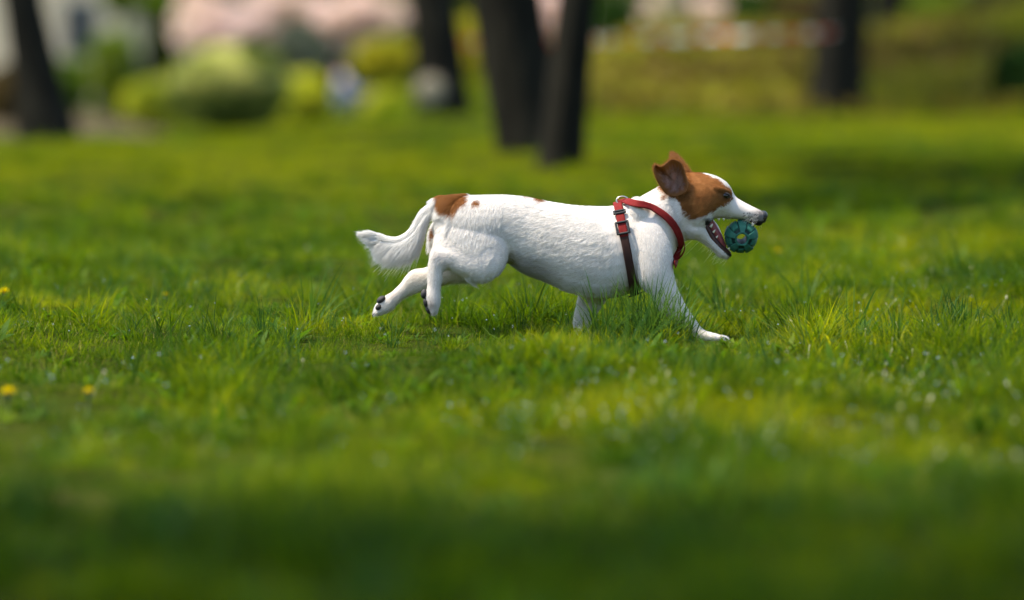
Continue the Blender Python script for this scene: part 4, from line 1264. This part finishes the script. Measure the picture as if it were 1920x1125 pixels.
for (bx, by, tx, ty, w_, r_) in ((1332, 426, 1336.5, 419, .0240, .0030), (1337, 436, 1341.5, 430.5, .0225, .0026), (1343, 446, 1346.5, 441, .0210, .0019), (1366, 468, 1370, 461, .0105, .0022)):
    for side in (-1, 1):
        tooth(P(bx, by, side * w_), P(tx, ty, side * (w_ + .0005)), r_)
for (bx, by, tx, ty, w_, r_) in ((1348, 409, 1347, 414.5, .024, .0030), (1357, 409, 1357, 414.0, .022, .0026), (1412, 418, 1409, 428, .0125, .0026)):
    for side in (-1, 1):
        tooth(P(bx, by, side * w_), P(tx, ty, side * w_), r_)
# pads and claws of the lifted hind feet
for (px, py, y, r3, rt) in ((795, 551, -.056, (.0055, .0078, .0082), 0.1), (798.5, 567, -.060, (.0044, .0048, .0076), -0.25), (799.5, 569, -.049, (.0050, .0050, .0085), -0.25), (803.5, 581, -.057, (.0044, .0050, .0075), -0.4),
                            (715, 562, .044, (.0088, .0078, .0060), -0.6), (710, 576, .040, (.0062, .0048, .0050), -0.7), (711, 577, .053, (.0058, .0046, .0046), -0.7)):
    mesh_obj('paw_pad', *ellipsoid(P(px, py, y), r3, Euler((0, rt, 0)), 14, 10), pad_m, dog)
def claw(a, b2, r_=0.0017):
    a, b2 = np.array(a), np.array(b2)
    mid_ = (a + b2) / 2 + np.array([0, 0, 0.0012])
    mesh_obj('claw', *tube(catmull([a, mid_, b2], 4), np.linspace(r_, 0.0004, 9), 8), claw_m, dog)
for y in (-.062, -.055, -.048):
    claw(P(812, 584, y), P(806, 594, y))
for y in (.042, .050, .058):
    claw(P(705, 587, y), P(697, 593, y))
for y in (-.064, -.056, -.048, -.041):
    claw(P(1358, 634, y), P(1366, 639, y), 0.0019)

# ------------------------------------------------------------------ fur
fr = np.random.default_rng(42)
kdf = KDTree(sum(len(p) for p in flow_pts))
FP, FD = np.concatenate(flow_pts), np.concatenate(flow_dir)
for i, p in enumerate(FP):
    kdf.insert(p, i)
kdf.balance()
vflow = np.zeros((nv, 3)); vkind = []
for i in range(nv):
    acc = np.zeros(3); best = None
    for co, j, d in kdf.find_n(bv[i], 5):
        acc += FD[j] / (d + 0.004) ** 3
        if best is None: best = j
    vflow[i] = acc; vkind.append(flow_kind[best])
vkind = np.array(vkind)
vflow /= np.linalg.norm(vflow, axis=1)[:, None] + 1e-9
vflow[:, 2] -= np.where(vkind == 'body', 0.45, np.where(vkind == 'thigh', 0.5, 0.1))
vflow[:, 0] -= np.where(vkind == 'thigh', 0.35, 0.0)
vpx, vpy = to_px(bv)
vlen = np.select([vkind == 'body', vkind == 'head', vkind == 'leg', vkind == 'thigh', vkind == 'tail'], [0.0115, 0.0058, 0.0068, 0.0120, 0.014], 0.010)
vlen = np.where((vkind == 'head') & (vpx > 1375), 0.0024, vlen)
vlen = np.where((vkind == 'head') & (vpx < 1300), 0.0075, vlen)
# feather under the tail, fringe behind the thigh, along the flank fold and the throat
under = (vkind == 'tail') & (vpx < 815)
tl = np.interp(vpx, [690, 705, 720, 735, 755, 790, 815], [0.012, 0.016, 0.022, 0.030, 0.038, 0.036, 0.014])
vlen = np.where(under, 0.009 + (tl - 0.009) * smooth(0.1, -0.6, bn[:, 2] + 0.5 * bn[:, 0] * 0), vlen)
vlen = np.where((vkind == 'thigh') & (bn[:, 0] < -0.35), 0.015, vlen)
vlen = np.where((vkind == 'body') & (vpx > 945) & (vpx < 1010) & (vpy > 470), 0.013, vlen)
vlen = np.where((vkind == 'body') & (bn[:, 2] < -0.6) & (vpx < 1100), 0.012, vlen)

# strands
A, B_, D_ = bv[tri[:, 0]], bv[tri[:, 1]], bv[tri[:, 2]]
area = 0.5 * np.linalg.norm(np.cross(B_ - A, D_ - A), axis=1)
tn = bn[tri].mean(1)
tk = vkind[tri[:, 0]]
dens = np.where(tn[:, 1] > 0.35, 0.35, 1.0) * np.where(tk == 'tail', np.where((tn[:, 2] < 0) & (vpx[tri[:, 0]] < 815), 11.0, 4.0), 1.0) * np.where(tk == 'head', 1.6, 1.0)
tpx = vpx[tri[:, 0]]; tpy = vpy[tri[:, 0]]
nofur = ((tpx > 1426) & (tk == 'head')) | ((tpx > 1322) & (tpy > 413) & (tpy < np.interp(tpx, [1322, 1334, 1345, 1358, 1370, 1376], [418, 440, 454, 467, 475, 479]) + 3 + 5 * smooth(1352, 1372, tpx)))
nofur |= (((tpx - 1361) / 8.5) ** 2 + ((tpy - 367) / 5.5) ** 2 < 1)
belly = (tk == 'body') & (tn[:, 2] < -0.45) & (tpx > 930) & (tpx < 1060)
dens = np.where(belly, dens * 0.45, dens)
dens = np.where(nofur, 0, dens)
N_FUR = 250000
w = area * dens
pickt = fr.choice(len(tri), N_FUR, p=w / w.sum())
u1, u2 = fr.random(N_FUR), fr.random(N_FUR)
fl = u1 + u2 > 1; u1[fl] = 1 - u1[fl]; u2[fl] = 1 - u2[fl]
w0 = (1 - u1 - u2)
def lerp(arr):
    a = arr[tri[pickt]]
    if a.ndim == 2:
        return a[:, 0] * w0 + a[:, 1] * u1 + a[:, 2] * u2
    return a[:, 0] * w0[:, None] + a[:, 1] * u1[:, None] + a[:, 2] * u2[:, None]
root, nrm, flo, ln = lerp(bv), lerp(bn), lerp(vflow), lerp(vlen)
nrm /= np.linalg.norm(nrm, axis=1)[:, None]
kindr = vkind[tri[pickt, 0]]
_bnz[0] = nrm[:, 2]
hcol = coat(root, fr, 1.6)
# wind and clumps in the lie of the coat
def wob(v, s, k):
    return np.sin(v[:, 0] * s + k) * np.sin(v[:, 2] * s * 1.3 + 2 * k) + 0.6 * np.sin(v[:, 0] * s * 2.3 + v[:, 2] * s * 1.9 + 3 * k)
amp = np.where(kindr == 'tail', 0.18, 0.30)
flo = flo + amp[:, None] * np.stack([wob(root, 60, .3), wob(root, 70, 1.7) * 0.6, wob(root, 80, 2.9)], 1) * 0.25
flo = flo + fr.normal(0, 0.17, flo.shape)
rpx = to_px(root)[0]
tip = (kindr == 'tail') & (rpx < 716)
ln = np.where(tip, np.interp(rpx, [680, 700, 716], [0.012, 0.020, 0.024]), ln)
flo = np.where(tip[:, None], flo * 0.7 + np.stack([np.full(N_FUR, -0.6), np.zeros(N_FUR), -0.08 - 0.75 * smooth(0.1, -0.5, nrm[:, 2]) * smooth(682, 705, rpx)], 1) , flo)
isf = (kindr == 'tail') & (ln > 0.012) & ~tip
flo = flo + np.where(isf, 1.0, 0.0)[:, None] * (np.array([-0.20, 0, -0.50]) + smooth(760, 716, rpx)[:, None] * np.array([0.35, 0, -0.35]))
flo = flo - nrm * np.sum(flo * nrm, 1)[:, None]
flo /= np.linalg.norm(flo, axis=1)[:, None] + 1e-9
ln = ln * fr.uniform(0.6, 1.25, N_FUR)
# hair lies flat under the webbing
kds = KDTree(n_g + sum(len(r_) for r_ in nk)); q = 0
for p in list(girth) + list(nk[0]) + list(nk[1]):
    kds.insert(p, q); q += 1
kds.balance()
close = np.ones(N_FUR)
cand = np.where((root[:, 0] > P(1130, 400)[0]) & (root[:, 0] < P(1300, 400)[0]))[0]
for i in cand:
    d = kds.find(root[i])[2]
    if d < 0.010: close[i] = 0.12
    elif d < 0.014: close[i] = 0.6
ln = ln * close
lift = np.where(kindr == 'head', 0.26, 0.21) * fr.uniform(0.5, 1.5, N_FUR)
stray = fr.random(N_FUR) < 0.05
stray &= nrm[:, 2] < 0.45
lift = np.where(stray, lift * 2.0, lift); ln = np.where(stray & (close > 0.9), ln * 1.35, ln)
lift = np.where(isf, 0.75, lift); lift = np.where(tip, 0.10 + 0.35 * (nrm[:, 2] < -0.2) * smooth(684, 712, rpx), lift)
lift = np.where((nrm[:, 2] < -0.5) & (kindr == 'body'), 0.55, lift)
lift = np.where((kindr == 'thigh') & (nrm[:, 0] < -0.35), 0.7, lift)
NP_ = 5
ts = np.linspace(0, 1, NP_)
pos = np.empty((N_FUR, NP_, 3))
for k, t in enumerate(ts):
    pos[:, k] = root - nrm * 0.0006 + flo * (ln * t * 0.93)[:, None] + nrm * (ln * lift * (t - 0.45 * t * t))[:, None]
    pos[:, k, 2] -= np.where(isf, 0.20, 0.05) * ln * t * t
# strands gather into locks
n_gd = 42000
gd = fr.choice(N_FUR, n_gd, replace=False)
kdg = KDTree(n_gd)
for q, i in enumerate(gd):
    kdg.insert(root[i], q)
kdg.balance()
own = np.array([gd[kdg.find(root[i])[1]] for i in range(N_FUR)])
cl_amt = fr.uniform(0.05, 0.38, N_FUR) * np.where(kindr == 'tail', 0.55, np.where(kindr == 'head', 0.5, 1.0)) * np.where(np.linalg.norm(root - root[own], axis=1) < 0.008, 1, 0)
gpos = pos[own].copy()
for k, t in enumerate(ts):
    pos[:, k] += (gpos[:, k] - pos[:, k]) * (cl_amt * t ** 1.3)[:, None]
lock_tone = fr.uniform(0.93, 1.04, N_FUR)[own]
hcol = hcol * lock_tone[:, None]
rad = np.where(kindr == 'head', 0.00014, np.where(kindr == 'tail', 0.00024, 0.00020))[:, None] * (1 - 0.85 * ts[None, :])

# rim and inside of the ears, whiskers
ex_p, ex_c, ex_r = [], [], []
def add_hair(p0_, d_, L, r0, col, curl=0.0, bendv=(0, 0, 0)):
    d_ = np.array(d_, float); d_ /= np.linalg.norm(d_)
    ex_p.append([p0_ + d_ * L * t + np.array(bendv) * L * t * t for t in ts]); ex_c.append(col); ex_r.append([r0 * (1 - 0.85 * t) for t in ts])
for grid, cpt, nh in ((near_grid, nc, 5200), (far_grid, fc, 3200)):
    K, J = grid.shape[:2]
    cw = P(*cpt)
    for _ in range(nh):
        k = int(min(K - 1, K * (0.45 + 0.6 * fr.random()))); j = int(fr.integers(J))
        p_ = grid[k, j] + fr.normal(0, 0.0012, 3)
        out = grid[k, j] - cw
        out = out / (np.linalg.norm(out) + 1e-9)
        side_n = np.array([0, -1.0 if fr.random() < 0.5 else 1.0, 0])
        tn_ = TAN * 0.8 + TANL * fr.uniform(0, 0.7)
        add_hair(p_ + side_n * 0.0012, out + fr.normal(0, 0.35, 3) + side_n * 0.25 + np.array([-0.2, 0, 0.3]), fr.uniform(0.0025, 0.0055), 0.00013, tn_)
    if grid is near_grid:
        for _ in range(260):     # pale tufts in the cup
            k = int(fr.integers(1, 8)); j = int(fr.integers(J))
            add_hair(grid[k, j] + np.array([0, -0.0015, 0]), np.array([-0.5, -0.4, 0.6]) + fr.normal(0, 0.3, 3), fr.uniform(0.005, 0.011), 0.00012, np.array((0.42, 0.29, 0.20)))
for _ in range(60):
    side = -1 if fr.random() < 0.7 else 1
    px, py = fr.uniform(1396, 1424), fr.uniform(402, 414)
    p_, n_ = on_body(px, py, side)
    add_hair(p_, n_ * 0.7 + np.array([-0.5, 0, -0.2]) + fr.normal(0, 0.2, 3), fr.uniform(0.006, 0.020), 0.00012, WHITE * 0.8)
for _ in range(46):
    px = fr.uniform(1318, 1366); py = np.interp(px, [1306, 1319, 1335, 1348, 1360], [449, 456, 468, 480, 485])
    add_hair(P(px, py - 1, fr.uniform(-0.008, 0.008)), np.array([-0.55, fr.normal(0, .3), -0.75]) + fr.normal(0, 0.22, 3), fr.uniform(0.004, 0.020), 0.00013, WHITE, bendv=(-0.2, 0, 0.05))
for (px, py, dx, dz, L) in ((1302, 447, -1.0, -0.85, 0.040), (1312, 452, -1.0, -0.95, 0.034), (1300, 447, -1.0, -0.35, 0.03), (1338, 470, -0.75, -0.9, 0.026), (1345, 476, -0.55, -1, 0.020)):
    add_hair(P(px, py, -0.01), np.array([dx, -0.1, dz]), L, 0.00022, WHITE)
ex_p, ex_c, ex_r = np.array(ex_p), np.array(ex_c), np.array(ex_r)
allp = np.concatenate([pos, ex_p]); allc = np.concatenate([hcol, ex_c]); allr = np.concatenate([rad, ex_r])
nS = len(allp)
hc = bpy.data.hair_curves.new('fur')
hc.add_curves([NP_] * nS)
hc.position_data.foreach_set('vector', allp.astype(np.float32).ravel())
ra = hc.attributes.get('radius') or hc.attributes.new('radius', 'FLOAT', 'POINT')
ra.data.foreach_set('value', allr.astype(np.float32).ravel())
ha = hc.attributes.new('coat', 'FLOAT_COLOR', 'CURVE')
allc = allc * fr.uniform(0.88, 1.08, (nS, 1))
ha.data.foreach_set('color', np.concatenate([np.clip(allc, 0, 0.93), np.ones((nS, 1))], 1).astype(np.float32).ravel())
fur = bpy.data.objects.new('fur', hc); C.objects.link(fur)
fur.parent = dog; fur.matrix_parent_inverse = dog.matrix_world.inverted()
m, nt, b, o = new_mat('fur_strand')
at = nt.nodes.new('ShaderNodeAttribute'); at.attribute_name = 'coat'
nt.links.new(at.outputs['Color'], b.inputs['Base Color'])
b.inputs['Roughness'].default_value = 0.5
b.inputs['Specular IOR Level'].default_value = 0.25
tr_ = nt.nodes.new('ShaderNodeBsdfTranslucent'); nt.links.new(at.outputs['Color'], tr_.inputs[0])
mx = nt.nodes.new('ShaderNodeMixShader'); mx.inputs[0].default_value = 0.45
nt.links.new(b.outputs[0], mx.inputs[1]); nt.links.new(tr_.outputs[0], mx.inputs[2]); nt.links.new(mx.outputs[0], o.inputs['Surface'])
hc.materials.append(m)

# ------------------------------------------------------------------ the toy ball
ball_c = P(1389.5, 443.5, -0.002)
ball = empty('toy_ball', tuple(ball_c), 'teal rubber toy ball with a hole through it, held in the dog\'s jaws', 'ball')
BR, BHOLE, BFLAT = 0.0290, 0.0088, 0.0258
Mb = Matrix.Translation(Vector(ball_c)) @ Euler((R(90 + 7), 0, 0)).to_matrix().to_4x4()
def ball_mat(name, col):
    m, nt, b, o = new_mat(name)
    f = noise(nt, 180, 5)
    f2 = noise(nt, 40, 3)
    c = ramp(nt, f, [(0.3, tuple(x * 0.7 for x in col)), (0.72, tuple(x * 1.25 for x in col))])
    c = mixc(nt, f2, c, tuple(x * 0.75 for x in col))
    nt.links.new(c, b.inputs['Base Color'])
    b.inputs['Roughness'].default_value = 0.6
    b.inputs['Specular IOR Level'].default_value = 0.2
    bump(nt, b, f, 0.35, 0.0008)
    return m
teal_m = ball_mat('teal_rubber', (0.024, 0.140, 0.098))
teal_shade = ball_mat('shaded_teal_rubber', (0.005, 0.030, 0.024))  # same rubber darkened, so recesses and hole read as shaded openings
def profile(t, shrink):
    """Half outline of the ball: t 0..1 from the hole rim on one face round the belly to the other."""
    R_ = BR - shrink; zf = BFLAT - shrink
    a0 = math.asin(min(1, zf / R_))
    rim = BHOLE + 0.0006
    rj = R_ * math.cos(a0)
    if t < 0.2:
        q = t / 0.2; return rim + (rj - rim) * q, zf + 0.0012 * math.sin(q * math.pi)
    if t > 0.8:
        q = (1 - t) / 0.2; return rim + (rj - rim) * q, -zf - 0.0012 * math.sin(q * math.pi)
    a = a0 + (-2 * a0) * (t - 0.2) / 0.6
    return R_ * math.cos(a), R_ * math.sin(a)
def lathe(a0, a1, na, t0, t1, nt_, shrink_fn, closed=False):
    V, F = [], []
    for i in range(na + 1):
        a = a0 + (a1 - a0) * i / na
        for j in range(nt_ + 1):
            t = t0 + (t1 - t0) * j / nt_
            r_, z = profile(t, shrink_fn(i / na, t))
            V.append((r_ * math.cos(a), r_ * math.sin(a), z))
    w_ = nt_ + 1
    for i in range(na):
        for j in range(nt_):
            F.append((i * w_ + j, (i + 1) * w_ + j, (i + 1) * w_ + j + 1, i * w_ + j + 1))
    return V, F
V, F = lathe(0, 2 * math.pi, 72, 0, 1, 48, lambda i, t: 0.0030 if 0.05 < t < 0.95 else 0.001)
k0 = len(V); nh = 72
for z in (BFLAT - 0.001, BFLAT * 0.5, 0, -BFLAT * 0.5, -BFLAT + 0.001):
    for i in range(nh):
        a = 2 * math.pi * i / nh
        V.append((BHOLE * math.cos(a), BHOLE * math.sin(a), z))
for q in range(4):
    for i in range(nh):
        j = (i + 1) % nh
        F.append((k0 + q * nh + i, k0 + q * nh + j, k0 + (q + 1) * nh + j, k0 + (q + 1) * nh + i))
core = mesh_obj('core', V, F, teal_shade, None)
core.parent = ball; core.matrix_world = Mb
# rounded rim of the hole on both faces
rp = []
for z in (BFLAT - 0.0012, -BFLAT + 0.0012):
    pts = [((BHOLE + 0.0016) * math.cos(a), (BHOLE + 0.0016) * math.sin(a), z) for a in np.linspace(0, 2 * math.pi, 49)]
    rim_o = mesh_obj('hole_rim', *tube(pts, 0.0018, 8), teal_m); rim_o.parent = ball; rim_o.matrix_world = Mb
# raised blocks, plain and ribbed by turns; small pits show the core between them near the hole
def block(ribbed):
    na, ntt = (22, 40)
    half = math.pi / 10 * (0.975 if not ribbed else 0.91)
    def sh(i, t):
        e = min(i, 1 - i) / 0.035; e2 = min(t - (0.255 if ribbed else 0.06), (0.745 if ribbed else 0.94) - t) / 0.02
        s = 0.0030 * (1 - smooth(0, 1, e) * smooth(0, 1, e2))
        if ribbed:
            s += 0.0006 + 0.0008 * (0.5 + 0.5 * math.sin(i * 2 * math.pi * 5)) * (e > 1)
        else:
            s += 0.0004 * math.sin(t * 40)
        return s
    return lathe(-half, half, na, 0.25 if ribbed else 0.055, 0.75 if ribbed else 0.945, ntt, sh)
meshes = []
for rb in (False, True):
    ob_ = mesh_obj('rubber_block', *block(rb), teal_m, link=False); meshes.append(ob_.data)
for i in range(10):
    ob_ = bpy.data.objects.new('rubber_block', meshes[i % 2]); C.objects.link(ob_)
    ob_.parent = ball
    ob_.matrix_world = Mb @ Matrix.Rotation(2 * math.pi * i / 10 + 0.25, 4, 'Z')
